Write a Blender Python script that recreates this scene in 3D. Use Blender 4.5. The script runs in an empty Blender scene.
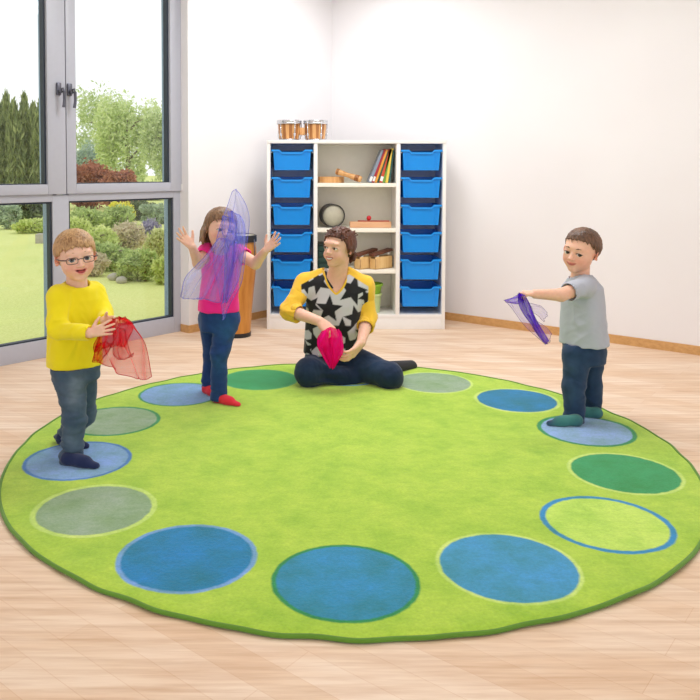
import bpy, bmesh, math, random
import numpy as np
from mathutils import Vector, Matrix

random.seed(7)
RNG = np.random.default_rng(7)
C = bpy.context.scene.collection
PI = math.pi

# ------------------------------------------------------------------ camera
FOC, CX, CY, PITCH, ROLL, EYE = 784.0, 302.0, 200.2, 0.0416, 0.0016, 1.28
_R = np.array([1., 0, 0]); _U = np.array([0, math.sin(PITCH), math.cos(PITCH)])
_F = np.array([0, math.cos(PITCH), -math.sin(PITCH)])
CAMX = _R*math.cos(ROLL) + _U*math.sin(ROLL)
CAMY = -_R*math.sin(ROLL) + _U*math.cos(ROLL)
ORG = np.array([0, 0, EYE])

def ray(px, py):
    return CAMX*((px-CX)/FOC) - CAMY*((py-CY)/FOC) + _F

def at(px, py, Y):
    d = ray(px, py); return ORG + d*(Y/d[1])

def fl(px, py, z=0.0):
    d = ray(px, py); return ORG + d*((z-EYE)/d[2])

def make_camera():
    cd = bpy.data.cameras.new('camera'); co = bpy.data.objects.new('camera', cd); C.objects.link(co)
    cd.sensor_width = 36.0; cd.lens = FOC/700*36.0
    cd.shift_x = (350-CX)/700; cd.shift_y = -(350-CY)/700
    m = Matrix(((CAMX[0], CAMY[0], -_F[0], 0), (CAMX[1], CAMY[1], -_F[1], 0), (CAMX[2], CAMY[2], -_F[2], EYE), (0, 0, 0, 1)))
    co.matrix_world = m; cd.clip_end = 300
    bpy.context.scene.camera = co
make_camera()

# ------------------------------------------------------------------ materials
def col(r, g, b):
    f = lambda v: (v/255)/12.92 if v/255 <= .04045 else ((v/255+.055)/1.055)**2.4
    return (f(r), f(g), f(b))

class NT:
    def __init__(s, name):
        s.m = bpy.data.materials.new(name); s.m.use_nodes = True
        s.t = s.m.node_tree; s.t.nodes.clear()
        s.out = s.n('ShaderNodeOutputMaterial')
    def n(s, typ, **kw):
        nd = s.t.nodes.new(typ)
        for k, v in kw.items(): setattr(nd, k, v)
        return nd
    def l(s, a, b): s.t.links.new(a, b)
    def val(s, sock, v):
        if hasattr(v, 'is_linked') or hasattr(v, 'links'): s.l(v, sock)
        else: sock.default_value = v
    def math(s, op, a, b=0.0, clamp=False):
        nd = s.n('ShaderNodeMath', operation=op, use_clamp=clamp); s.val(nd.inputs[0], a); s.val(nd.inputs[1], b); return nd.outputs[0]
    def mix(s, f, a, b, mode='MIX'):
        nd = s.n('ShaderNodeMix', data_type='RGBA', blend_type=mode)
        s.val(nd.inputs[0], f)
        for i, v in ((6, a), (7, b)):
            if isinstance(v, tuple): nd.inputs[i].default_value = (*v[:3], 1)
            else: s.l(v, nd.inputs[i])
        return nd.outputs[2]
    def ramp(s, f, stops):
        nd = s.n('ShaderNodeValToRGB'); e = nd.color_ramp.elements
        while len(e) < len(stops): e.new(.5)
        for i, (p, c) in enumerate(stops): e[i].position = p; e[i].color = (*c, 1)
        s.l(f, nd.inputs[0]); return nd.outputs[0]
    def coord(s, scale=(1, 1, 1), rot=(0, 0, 0), which='Object'):
        tc = s.n('ShaderNodeTexCoord'); mp = s.n('ShaderNodeMapping')
        mp.inputs['Scale'].default_value = scale; mp.inputs['Rotation'].default_value = rot
        s.l(tc.outputs[which], mp.inputs[0]); return mp.outputs[0]
    def noise(s, vec, scale, detail=3, rough=.5):
        nd = s.n('ShaderNodeTexNoise'); nd.inputs['Scale'].default_value = scale; nd.inputs['Detail'].default_value = detail
        nd.inputs['Roughness'].default_value = rough; s.l(vec, nd.inputs['Vector']); return nd.outputs[0]
    def bump(s, h, strength=.2, dist=.002):
        nd = s.n('ShaderNodeBump'); nd.inputs['Strength'].default_value = strength; nd.inputs['Distance'].default_value = dist
        s.l(h, nd.inputs['Height']); return nd.outputs[0]
    def pbr(s, color, rough=.5, metal=0., normal=None, spec=.5, sheen=0., sss=0., coat=0.):
        b = s.n('ShaderNodeBsdfPrincipled')
        if isinstance(color, tuple): b.inputs['Base Color'].default_value = (*color, 1)
        else: s.l(color, b.inputs['Base Color'])
        s.val(b.inputs['Roughness'], rough); b.inputs['Metallic'].default_value = metal
        b.inputs['Specular IOR Level'].default_value = spec
        b.inputs['Sheen Weight'].default_value = sheen
        b.inputs['Coat Weight'].default_value = coat
        if sss:
            b.inputs['Subsurface Weight'].default_value = sss; b.inputs['Subsurface Radius'].default_value = (.012, .005, .003)
            b.inputs['Subsurface Scale'].default_value = 1.0
        if normal is not None: s.l(normal, b.inputs['Normal'])
        s.l(b.outputs[0], s.out.inputs[0]); return s.m
    def attr(s, name='Col'):
        nd = s.n('ShaderNodeAttribute', attribute_name=name); return nd.outputs['Color']

def plain(name, rgb, rough=.5, metal=0., var=.06, nscale=30, bump=.05, spec=.5, coat=0., stretch=(1, 1, 1)):
    t = NT(name); v = t.coord(stretch); n = t.noise(v, nscale)
    c0 = tuple(x*(1-var) for x in rgb); c1 = tuple(min(1, x*(1+var)) for x in rgb)
    return t.pbr(t.ramp(n, [(.3, c0), (.7, c1)]), rough, metal, t.bump(n, bump), spec, coat=coat)

def wood(name, light, dark, scale=1.0, rough=.45, axis=2):
    t = NT(name); s = [22*scale]*3; s[axis] = 2.0*scale
    v = t.coord(tuple(s)); n = t.noise(v, 2.2, 5, .6); 
    return t.pbr(t.ramp(n, [(.3, dark), (.65, light)]), rough, 0, t.bump(n, .08))

def fabric(name, rgb=None, attr=False, rough=.85, weave=900, var=.1, sheen=.2, bump=.25):
    t = NT(name); v = t.coord(); n = t.noise(v, weave, 2); n2 = t.noise(v, 9, 3)
    base = t.attr() if attr else rgb
    k = t.ramp(n2, [(.3, (1-var,)*3), (.7, (1, 1, 1))])
    c = t.mix(1.0, base, k, 'MULTIPLY')
    return t.pbr(c, rough, 0, t.bump(n, bump, .001), .3, sheen=sheen)

def denim(name):
    t = NT(name); v = t.coord(); n = t.noise(v, 700, 2); n2 = t.noise(v, 28, 4)
    k = t.ramp(n2, [(.3, (.78, .8, .82)), (.72, (1.12, 1.1, 1.08))])
    c = t.mix(1.0, t.attr(), k, 'MULTIPLY')
    return t.pbr(c, .85, 0, t.bump(n, .3, .001), .25, sheen=.15)

def hair_mat(name, dark, light):
    t = NT(name); v = t.coord((110, 110, 16)); n = t.noise(v, 1.4, 4, .6); v2 = t.coord(); n2 = t.noise(v2, 14, 2)
    f = t.math('ADD', t.math('MULTIPLY', n, .65), t.math('MULTIPLY', n2, .35))
    return t.pbr(t.ramp(f, [(.34, dark), (.62, light)]), .42, 0, t.bump(n, .5, .002), .4)

def skin_mat():
    t = NT('skin'); v = t.coord(); n = t.noise(v, 60, 3)
    k = t.ramp(n, [(.3, (.96, .94, .93)), (.7, (1.03, 1.02, 1.02))])
    return t.pbr(t.mix(1.0, t.attr(), k, 'MULTIPLY'), .5, 0, t.bump(n, .04, .001), .35, sss=.25)

def sheer(name, rgb, alpha=None):
    t = NT(name); v = t.coord(); n = t.noise(v, 1100, 2)
    d = t.n('ShaderNodeBsdfDiffuse'); d.inputs[0].default_value = (*rgb, 1)
    tl = t.n('ShaderNodeBsdfTranslucent'); tl.inputs[0].default_value = (*rgb, 1)
    m1 = t.n('ShaderNodeMixShader'); m1.inputs[0].default_value = .5; t.l(d.outputs[0], m1.inputs[1]); t.l(tl.outputs[0], m1.inputs[2])
    tr = t.n('ShaderNodeBsdfTransparent'); m2 = t.n('ShaderNodeMixShader')
    base = alpha if alpha is not None else t.n('ShaderNodeAttribute', attribute_name='gather').outputs['Fac']
    a = t.math('ADD', base, t.math('MULTIPLY', t.math('SUBTRACT', n, .5), .2), True); t.l(a, m2.inputs[0])
    t.l(tr.outputs[0], m2.inputs[1]); t.l(m1.outputs[0], m2.inputs[2]); t.l(m2.outputs[0], t.out.inputs[0])
    return t.m

def leaf_mat(name, c0, c1):
    t = NT(name)
    oi = t.n('ShaderNodeNewGeometry'); f = oi.outputs['Random Per Island']
    c = t.ramp(f, [(0, c0), (1, c1)])
    d = t.n('ShaderNodeBsdfDiffuse'); t.l(c, d.inputs[0])
    tl = t.n('ShaderNodeBsdfTranslucent'); t.l(c, tl.inputs[0])
    m = t.n('ShaderNodeMixShader'); m.inputs[0].default_value = .35; t.l(d.outputs[0], m.inputs[1]); t.l(tl.outputs[0], m.inputs[2])
    t.l(m.outputs[0], t.out.inputs[0]); return t.m

M = {}
def wall_mat():
    t = NT('white_plaster'); v = t.coord(); n = t.noise(v, 160, 4); n2 = t.noise(v, 1.2, 2)
    c = t.ramp(n2, [(.3, col(236, 232, 233)), (.7, col(240, 237, 238))])
    return t.pbr(c, .9, 0, t.bump(n, .12, .001), .2)
M['wall'] = wall_mat()
M['white_panel'] = plain('white_laminate', col(244, 241, 238), .35, var=.01, bump=.01)
M['cream_panel'] = plain('cream_laminate', col(250, 245, 232), .45, var=.015, bump=.01)
M['grey_panel'] = plain('slate_lining', col(216, 220, 226), .5, var=.04)
M['alu'] = plain('painted_window_frame', col(180, 181, 192), .38, var=.015, bump=.01)
M['gasket'] = plain('dark_gasket', col(38, 48, 62), .5)
M['spacer'] = plain('blue_grey_outer_frame', col(140, 163, 190), .4)
M['handle'] = plain('grey_handle_metal', col(98, 98, 108), .35, .6)
M['tray'] = plain('blue_plastic', col(0, 146, 240), .35, var=.02, bump=.01, spec=.5)
M['tray_rim'] = plain('blue_plastic_rim', col(10, 150, 242), .3, var=.02, bump=.01)
M['runner'] = plain('clear_runner_plastic', col(196, 208, 220), .3)
M['wood_light'] = wood('light_maple', col(232, 180, 120), col(208, 146, 84))
M['wood_mid'] = wood('honey_wood', col(206, 140, 60), col(178, 108, 36), .6)
M['wood_dark'] = wood('dark_bar_wood', col(112, 66, 48), col(78, 42, 30))
M['wood_stave'] = wood('brown_stave', col(176, 116, 62), col(140, 84, 40))
M['skin_drum'] = plain('drum_skin', col(190, 184, 164), .6)
M['chrome'] = plain('chrome', col(205, 206, 210), .22, .85, bump=.02)
M['black'] = plain('black_plastic', col(30, 30, 32), .45)
M['base_board'] = wood('oak_baseboard', col(214, 166, 108), col(196, 146, 88), 1, axis=0)

def floor_mat(ang):
    t = NT('maple_laminate'); v = t.coord((1, 1, 1), (0, 0, -ang))
    br = t.n('ShaderNodeTexBrick'); br.offset = .43; br.offset_frequency = 2; br.squash = 1
    t.l(v, br.inputs['Vector'])
    br.inputs['Color1'].default_value = (*col(243, 221, 199), 1); br.inputs['Color2'].default_value = (*col(235, 207, 179), 1)
    br.inputs['Mortar'].default_value = (*col(226, 193, 163), 1)
    br.inputs['Scale'].default_value = 1; br.inputs['Mortar Size'].default_value = .0008; br.inputs['Mortar Smooth'].default_value = .3
    br.inputs['Brick Width'].default_value = 1.28; br.inputs['Row Height'].default_value = .098; br.inputs['Bias'].default_value = -.1
    v2 = t.coord((1.5, 26, 1), (0, 0, -ang)); n = t.noise(v2, 1.6, 6, .62)
    v3 = t.coord((.8, 5, 1), (0, 0, -ang)); n3 = t.noise(v3, 1.6, 4, .6)
    k = t.ramp(n, [(.28, col(224, 208, 194)), (.6, (1, 1, 1))])
    c = t.mix(.8, br.outputs[0], k, 'MULTIPLY')
    k3 = t.ramp(n3, [(.36, col(240, 226, 212)), (.62, (1, 1, 1))])
    c = t.mix(.8, c, k3, 'MULTIPLY')
    return t.pbr(c, .5, 0, t.bump(n, .03, .001), .28)

def lawn_mat():
    t = NT('mown_grass'); v = t.coord(); n = t.noise(v, 42, 5, .7); n2 = t.noise(v, .7, 3)
    c = t.ramp(n, [(.25, col(206, 212, 122)), (.7, col(236, 238, 164))])
    k = t.ramp(n2, [(.3, (.9, .95, .9)), (.7, (1, 1, 1))])
    return t.pbr(t.mix(1.0, c, k, 'MULTIPLY'), .9, 0, t.bump(n, .6, .02), .1)

# ------------------------------------------------------------------ object helpers
def link(o, parent=None):
    C.objects.link(o)
    if parent is not None: o.parent = parent
    return o

def thing(name, label, cat, loc=(0, 0, 0), rotz=0, group=None):
    o = bpy.data.objects.new(name, None); link(o); o.empty_display_size = .05
    o.location = tuple(loc); o.rotation_euler = (0, 0, rotz)
    o['label'] = label; o['category'] = cat
    if group: o['group'] = group
    return o

def tag(o, label, cat, group=None):
    o['label'] = label; o['category'] = cat
    if group: o['group'] = group
    return o

def obj(name, bm, mats, parent=None, smooth=True, angle=None):
    me = bpy.data.meshes.new(name)
    if isinstance(bm, bmesh.types.BMesh):
        bmesh.ops.recalc_face_normals(bm, faces=bm.faces); bm.to_mesh(me); bm.free()
    else:
        v, f = bm; me.from_pydata([tuple(x) for x in v], [], [tuple(int(i) for i in q) for q in f])
    for m in (mats if isinstance(mats, (list, tuple)) else [mats]): me.materials.append(m)
    if smooth:
        me.polygons.foreach_set('use_smooth', [True]*len(me.polygons))
        if angle:
            try: me.set_sharp_from_angle(angle=math.radians(angle))
            except Exception: pass
    me.update()
    return link(bpy.data.objects.new(name, me), parent)

def struct(name, bm, m, parent=None, **k):
    o = obj(name, bm, m, parent, **k)
    if parent is None: o['kind'] = 'structure'
    return o

def dup(root, loc=None, rotz=None, label=None):
    r = root.copy(); C.objects.link(r)
    if loc is not None: r.location = tuple(loc)
    if rotz is not None: r.rotation_euler = (0, 0, rotz)
    if label: r['label'] = label
    for ch in list(root.children):
        c = ch.copy(); C.objects.link(c); c.parent = r
        for g in list(ch.children):
            d = g.copy(); C.objects.link(d); d.parent = c
    return r

def box(bm, x0, x1, y0, y1, z0, z1, bev=0.0, mi=0, mat=None):
    b2 = bmesh.new()
    r = bmesh.ops.create_cube(b2, size=1)
    bmesh.ops.scale(b2, vec=(x1-x0, y1-y0, z1-z0), verts=b2.verts)
    bmesh.ops.translate(b2, vec=((x0+x1)/2, (y0+y1)/2, (z0+z1)/2), verts=b2.verts)
    if bev: bmesh.ops.bevel(b2, geom=list(b2.edges), offset=bev, segments=2, affect='EDGES', profile=.6)
    if mat is not None: bmesh.ops.transform(b2, matrix=mat, verts=b2.verts)
    for f in b2.faces: f.material_index = mi
    merge(bm, b2)

def merge(bm, b2):
    mp = {}
    for v in b2.verts: mp[v] = bm.verts.new(v.co)
    for f in b2.faces:
        try:
            nf = bm.faces.new([mp[v] for v in f.verts]); nf.material_index = f.material_index; nf.smooth = f.smooth
        except ValueError: pass
    b2.free()

def lathe(bm, prof, seg=32, mat=None, mi=0, c=(0, 0, 0)):
    """profile of (r, z) spun about z; ends at r=0 close"""
    b2 = bmesh.new(); rings = []
    for r, z in prof:
        if r < 1e-6: rings.append([b2.verts.new((0, 0, z))])
        else: rings.append([b2.verts.new((r*math.cos(2*PI*i/seg), r*math.sin(2*PI*i/seg), z)) for i in range(seg)])
    for a, b in zip(rings, rings[1:]):
        for i in range(seg):
            j = (i+1) % seg
            if len(a) == 1 and len(b) == 1: continue
            if len(a) == 1: f = b2.faces.new((a[0], b[i], b[j]))
            elif len(b) == 1: f = b2.faces.new((a[i], a[j], b[0]))
            else: f = b2.faces.new((a[i], a[j], b[j], b[i]))
            f.material_index = mi
    if mat is not None: bmesh.ops.transform(b2, matrix=mat, verts=b2.verts)
    bmesh.ops.translate(b2, vec=c, verts=b2.verts)
    merge(bm, b2)

def tube(bm, pts, r, seg=8, closed=False, mi=0):
    pts = [Vector(tuple(p)) for p in pts]; n = len(pts)
    rr = r if isinstance(r, (list, tuple)) else [r]*n
    rings = []
    up = Vector((.13, .27, .95))
    for i, p in enumerate(pts):
        if closed: t = pts[(i+1) % n]-pts[i-1]
        else: t = pts[min(i+1, n-1)]-pts[max(i-1, 0)]
        t.normalize(); a = t.cross(up)
        if a.length < 1e-3: a = t.cross(Vector((1, 0, 0)))
        a.normalize(); b = t.cross(a); up2 = b
        rings.append([bm.verts.new(p+(a*math.cos(2*PI*k/seg)+b*math.sin(2*PI*k/seg))*rr[i]) for k in range(seg)])
    rng = range(n) if closed else range(n-1)
    for i in rng:
        A, B = rings[i], rings[(i+1) % n]
        for k in range(seg):
            f = bm.faces.new((A[k], A[(k+1) % seg], B[(k+1) % seg], B[k])); f.material_index = mi
    if not closed:
        bm.faces.new(rings[0]).material_index = mi; bm.faces.new(list(reversed(rings[-1]))).material_index = mi

def prism(bm, poly, vec, mi=0):
    """extrude a closed 3-D polygon by vec"""
    a = [bm.verts.new(tuple(p)) for p in poly]; b = [bm.verts.new(tuple(np.array(p)+np.array(vec))) for p in poly]
    n = len(poly)
    fs = [bm.faces.new(a), bm.faces.new(list(reversed(b)))]
    for i in range(n): fs.append(bm.faces.new((a[i], b[i], b[(i+1) % n], a[(i+1) % n])))
    for f in fs: f.material_index = mi

def catmull(P, n):
    P = np.array(P, float); m = len(P)
    Q = np.vstack([2*P[0]-P[1], P, 2*P[-1]-P[-2]]); out = []
    for t in np.linspace(0, m-1, n):
        i = min(int(t), m-2); u = t-i; a, b, c, d = Q[i:i+4]
        out.append(.5*((2*b)+(c-a)*u+(2*a-5*b+4*c-d)*u*u+(3*b-a-3*c+d)*u**3))
    return np.array(out)

# ------------------------------------------------------------------ signed-distance modelling (numpy) -> one continuous mesh
def nrm(v): v = np.array(v, float); return v/np.linalg.norm(v)
def A_(v): return np.array(v, float)

class SDF:
    def __init__(s): s.p = []
    def add(s, fn, lo, hi, k, op): s.p.append((fn, A_(lo), A_(hi), k, op))
    def rc(s, a, b, ra, rb, k=.01, op='u', planes=None, sq=None):
        a, b = A_(a), A_(b); ba = b-a; L2 = max(ba@ba, 1e-12)
        def fn(x, y, z):
            dx, dy, dz = x-a[0], y-a[1], z-a[2]
            t = np.clip((dx*ba[0]+dy*ba[1]+dz*ba[2])/L2, 0, 1)
            ex, ey, ez = dx-t*ba[0], dy-t*ba[1], dz-t*ba[2]
            if sq is not None:     # squash: thinner along unit vector sq[0] by factor sq[1]
                n, q = sq; h = ex*n[0]+ey*n[1]+ez*n[2]; g = (1/q-1)
                ex, ey, ez = ex+n[0]*h*g, ey+n[1]*h*g, ez+n[2]*h*g
                d = np.sqrt(ex*ex+ey*ey+ez*ez)-(ra+t*(rb-ra)); d = d*(q if q < 1 else 1)
            else:
                d = np.sqrt(ex*ex+ey*ey+ez*ez)-(ra+t*(rb-ra))
            return cutp(d, x, y, z, planes)
        r = max(ra, rb)*(1 if sq is None else max(1, sq[1]))
        s.add(fn, np.minimum(a, b)-r, np.maximum(a, b)+r, k, op)
    def chain(s, pts, rad, k=.01, op='u', planes=None, sq=None):
        for i in range(len(pts)-1): s.rc(pts[i], pts[i+1], rad[i], rad[i+1], k, op, planes, sq)
    def ell(s, c, r, R=None, k=.01, op='u', planes=None):
        c = A_(c); r = A_(r); R = np.eye(3) if R is None else np.array(R)   # rows of R = local axes
        def fn(x, y, z):
            dx, dy, dz = x-c[0], y-c[1], z-c[2]
            l = [(dx*R[i, 0]+dy*R[i, 1]+dz*R[i, 2])/r[i] for i in range(3)]
            k0 = np.sqrt(l[0]**2+l[1]**2+l[2]**2); k1 = np.sqrt((l[0]/r[0])**2+(l[1]/r[1])**2+(l[2]/r[2])**2)+1e-9
            return cutp(k0*(k0-1)/k1, x, y, z, planes)
        e = np.sqrt(((R*r[:, None])**2).sum(0))
        s.add(fn, c-e, c+e, k, op)
    def loft(s, secs, lat, k=.02, op='u', planes=None, pw=2.4):
        """secs: (centre, half width along lat, half depth); straight-ish axis from first to last"""
        Cn = A_([q[0] for q in secs]); W = A_([q[1] for q in secs]); Dp = A_([q[2] for q in secs])
        ax = Cn[-1]-Cn[0]; Ln = np.linalg.norm(ax); ax = ax/Ln
        T = (Cn-Cn[0])@ax; lat = A_(lat); lat = nrm(lat-ax*(lat@ax)); dep = np.cross(ax, lat)
        def fn(x, y, z):
            dx, dy, dz = x-Cn[0, 0], y-Cn[0, 1], z-Cn[0, 2]
            t = dx*ax[0]+dy*ax[1]+dz*ax[2]; tc = np.clip(t, 0, Ln)
            sh = tc.shape; tf = tc.ravel()
            sm = lambda v: np.interp(tf, T, v).reshape(sh)
            ox, oy, oz = sm(Cn[:, 0]), sm(Cn[:, 1]), sm(Cn[:, 2]); w, dd = sm(W), sm(Dp)
            ex, ey, ez = x-ox, y-oy, z-oz
            u = (ex*lat[0]+ey*lat[1]+ez*lat[2])/w; v = (ex*dep[0]+ey*dep[1]+ez*dep[2])/dd
            q = (np.abs(u)**pw+np.abs(v)**pw)**(1/pw)
            d = (q-1)*np.minimum(w, dd)
            over = np.abs(t-tc)
            d = np.where(over > 0, np.sqrt(np.maximum(d, 0)**2+over**2)+np.minimum(d, 0)*0, d)
            return cutp(d, x, y, z, planes)
        m = max(W.max(), Dp.max())
        s.add(fn, Cn.min(0)-m, Cn.max(0)+m, k, op)
    def at(s, P, ncut=None):
        P = np.atleast_2d(P); D = np.full(len(P), .3)
        for fn, lo, hi, k, op in s.p[:ncut]:
            d = fn(P[:, 0], P[:, 1], P[:, 2]); D = comb(D, d, k, op)
        return D
    def snap(s, px, py, Y0, Y1, ncut=None):
        Ys = np.linspace(Y0, Y1, 200); P = np.array([at(px, py, Y) for Y in Ys]); D = s.at(P, ncut)
        i = np.argmax(D < 0)
        return P[i] if (D < 0).any() else P[np.argmin(D)]
    def mesh(s, coarse=.007, zones=(), pad=.012):
        lo = np.min([p[1] for p in s.p if p[4] == 'u'], 0)-pad; hi = np.max([p[2] for p in s.p if p[4] == 'u'], 0)+pad
        ax = []
        for i in range(3):
            x = lo[i]; L = []
            while x < hi[i]:
                L.append(x); st = coarse
                for z in zones:
                    if z[0][i]-coarse <= x <= z[1][i]: st = min(st, z[2])
                x += st
            L.append(x); ax.append(np.array(L))
        X, Y, Z = ax; D = np.full((len(X), len(Y), len(Z)), .06, np.float32)
        for fn, l, h, k, op in s.p:
            m = k+coarse*3
            i0 = [max(0, np.searchsorted(ax[i], l[i]-m)-1) for i in range(3)]
            i1 = [min(len(ax[i]), np.searchsorted(ax[i], h[i]+m)+1) for i in range(3)]
            if any(a >= b for a, b in zip(i0, i1)): continue
            sl = tuple(slice(a, b) for a, b in zip(i0, i1))
            d = fn(X[sl[0]][:, None, None], Y[sl[1]][None, :, None], Z[sl[2]][None, None, :])
            D[sl] = comb(D[sl], d, k, op)
        return nets(D, X, Y, Z)

def cutp(d, x, y, z, planes):
    if planes:
        for p, n in planes: d = np.maximum(d, (x-p[0])*n[0]+(y-p[1])*n[1]+(z-p[2])*n[2])
    return d

def comb(D, d, k, op):
    if op == 'u':
        h = np.clip(.5+.5*(D-d)/k, 0, 1); return D*(1-h)+d*h-k*h*(1-h)
    h = np.clip(.5+.5*(D+d)/k, 0, 1)        # op 's': smooth subtraction
    h = np.clip(.5-.5*(D+d)/k, 0, 1); return D*(1-h)-d*h+k*h*(1-h)

def nets(D, X, Y, Z):
    S = D < 0
    nx, ny, nz = D.shape
    cnt = np.zeros((nx-1, ny-1, nz-1), np.int8)
    for a in (0, 1):
        for b in (0, 1):
            for c in (0, 1): cnt += S[a:nx-1+a, b:ny-1+b, c:nz-1+c]
    I = np.argwhere((cnt > 0) & (cnt < 8)); idx = np.full(cnt.shape, -1, np.int64); idx[tuple(I.T)] = np.arange(len(I))
    cor = [(a, b, c) for a in (0, 1) for b in (0, 1) for c in (0, 1)]
    val = {q: D[I[:, 0]+q[0], I[:, 1]+q[1], I[:, 2]+q[2]].astype(float) for q in cor}
    pos = {q: np.stack([X[I[:, 0]+q[0]], Y[I[:, 1]+q[1]], Z[I[:, 2]+q[2]]], -1) for q in cor}
    acc = np.zeros((len(I), 3)); num = np.zeros(len(I))
    for q in cor:
        for ax in range(3):
            if q[ax] == 0:
                w = list(q); w[ax] = 1; w = tuple(w); a, b = val[q], val[w]
                m = (a < 0) != (b < 0); t = np.where(m, a/np.where(m, a-b, 1), 0)
                p = pos[q]+(pos[w]-pos[q])*t[:, None]
                acc[m] += p[m]; num[m] += 1
    V = acc/num[:, None]
    F = []
    for ax in range(3):
        s0 = [slice(0, n) for n in D.shape]; s1 = [slice(0, n) for n in D.shape]
        s0[ax] = slice(0, D.shape[ax]-1); s1[ax] = slice(1, D.shape[ax])
        ch = S[tuple(s0)] != S[tuple(s1)]
        E = np.argwhere(ch); o = [i for i in range(3) if i != ax]
        E = E[(E[:, o[0]] > 0) & (E[:, o[1]] > 0) & (E[:, o[0]] < D.shape[o[0]]-1) & (E[:, o[1]] < D.shape[o[1]]-1)]
        q = []
        for da, db in ((0, 0), (-1, 0), (-1, -1), (0, -1)):
            K = E.copy(); K[:, o[0]] += da; K[:, o[1]] += db; q.append(idx[tuple(K.T)])
        q = np.stack(q, -1); fl_ = S[tuple(E.T)]
        if ax == 1: fl_ = ~fl_
        q[~fl_] = q[~fl_][:, ::-1]
        F.append(q)
    F = np.vstack(F); F = F[(F >= 0).all(1)]
    # light relaxation so the grid does not show
    for _ in range(2):
        a = np.zeros_like(V); n = np.zeros(len(V))
        for i in range(4):
            np.add.at(a, F[:, i], V[F[:, (i+1) % 4]]); np.add.at(n, F[:, i], 1)
            np.add.at(a, F[:, (i+1) % 4], V[F[:, i]]); np.add.at(n, F[:, (i+1) % 4], 1)
        V = V*.55+(a/np.maximum(n, 1)[:, None])*.45
    return V, F

def vnorm(V, F):
    n = np.cross(V[F[:, 2]]-V[F[:, 0]], V[F[:, 3]]-V[F[:, 1]]); N = np.zeros_like(V)
    for i in range(4): np.add.at(N, F[:, i], n)
    return N/np.maximum(np.linalg.norm(N, axis=1), 1e-9)[:, None]

def wav(P, freq, seed, stretch=(1, 1, 1)):
    r = np.random.default_rng(seed); Q = P*A_(stretch)*freq; out = np.zeros(len(P))
    w = np.stack([np.sin(Q@r.normal(size=3)*.8+r.uniform(0, 6)) for _ in range(3)], -1)*1.1
    for i in range(5):
        d = r.normal(size=3); d /= np.linalg.norm(d); out += np.sin((Q+w)@d*(1+.35*i)+r.uniform(0, 6))/(1+.4*i)
    return out/2.6

def put(name, VF, mat, parent, colfn=None, disp=None, flip=False):
    V, F = VF
    if disp is not None:
        N = vnorm(V, F); V = V+N*disp(V)[:, None]
    base = A_(parent.location) if parent is not None else 0
    me = bpy.data.meshes.new(name)
    n, m = len(V), len(F)
    me.vertices.add(n); me.vertices.foreach_set('co', (V-base).ravel())
    me.loops.add(m*4); me.loops.foreach_set('vertex_index', F.ravel().astype(np.int32))
    me.polygons.add(m); me.polygons.foreach_set('loop_start', np.arange(0, m*4, 4, dtype=np.int32))
    me.polygons.foreach_set('use_smooth', np.ones(m, bool))
    me.update(calc_edges=True); me.validate()
    bm = bmesh.new(); bm.from_mesh(me); bmesh.ops.recalc_face_normals(bm, faces=bm.faces); bm.to_mesh(me); bm.free()
    if colfn is not None:
        a = me.color_attributes.new('Col', 'FLOAT_COLOR', 'POINT')
        c = np.ones((n, 4)); c[:, :3] = colfn(V); a.data.foreach_set('color', c.ravel())
    me.materials.append(mat)
    return link(bpy.data.objects.new(name, me), parent)

def relbm(name, bm, mat, parent, **k):
    bmesh.ops.translate(bm, vec=-Vector(parent.location), verts=bm.verts)
    return obj(name, bm, mat, parent, **k)

# ------------------------------------------------------------------ the room
WO = A_((-0.942, 6.089, 0)); WU = A_((-0.67073, -0.74170, 0)); WN = A_((0.74170, -0.67073, 0))   # window plane: origin, along, into the room
WM = Matrix(((WU[0], -WN[0], 0, WO[0]), (WU[1], -WN[1], 0, WO[1]), (0, 0, 1, 0), (0, 0, 0, 1)))      # local (s, outward, z)
CORNER = A_((0.2784, 7.3674, 0)); WA = A_((-0.873, 6.022, 0)); RD = A_((0.76858, -0.63976, 0)); LD = nrm(CORNER-WA)
RB = CORNER+RD*7.5
NEARW = WO+WU*8.5
CEIL = 3.0
M['floor'] = floor_mat(math.atan2(RD[1], RD[0]))
def slab(poly, z0, z1):
    bm = bmesh.new(); prism(bm, [(p[0], p[1], z0) for p in poly], (0, 0, z1-z0)); return bm
outl = -WN*.12
poly = [WO+outl+WU*-.3, CORNER+A_((-.1, .3, 0)), RB+A_((.1, .1, 0)), RB+A_((-1.5, -5.5, 0)), NEARW+A_((0, -.5, 0))+outl]
struct('floor', slab(poly, -.06, 0), M['floor'], smooth=False)
struct('ceiling', slab(poly, CEIL, CEIL+.1), M['wall'], smooth=False)
def wallseg(bm, a, b, nout, th, z0, z1):
    a, b, nout = A_(a), A_(b), A_(nout)
    prism(bm, [(*a[:2], z0), (*b[:2], z0), (*(b+nout*th)[:2], z0), (*(a+nout*th)[:2], z0)], (0, 0, z1-z0))
lout = A_((-LD[1], LD[0], 0))
bm = bmesh.new()
wallseg(bm, WA, CORNER, lout, .19, 0, CEIL)                              # white wall between the window and the corner
a = WO+WU*2.0+WN*.096; wallseg(bm, a, a+WU*6.5, -WN, .3, 0, CEIL)           # the same wall nearer than the window
a = WO+WU*-.02+WN*.096; wallseg(bm, a, a+WU*2.02, -WN, .3, 2.76, CEIL)      # above the window
struct('wall_left', bm, M['wall'], smooth=False)
bm = bmesh.new(); wallseg(bm, CORNER, RB, A_((-RD[1], RD[0], 0)), .2, 0, CEIL)
struct('wall_right', bm, M['wall'], smooth=False)
bm = bmesh.new()
wallseg(bm, WA-LD*.012, CORNER, -lout, .014, 0, .058)
wallseg(bm, WO+WN*.004, WA+A_((.0, 0, 0)), LD*-1, .013, 0, .058)
struct('baseboard_left', bm, M['base_board'], smooth=False)
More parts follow.
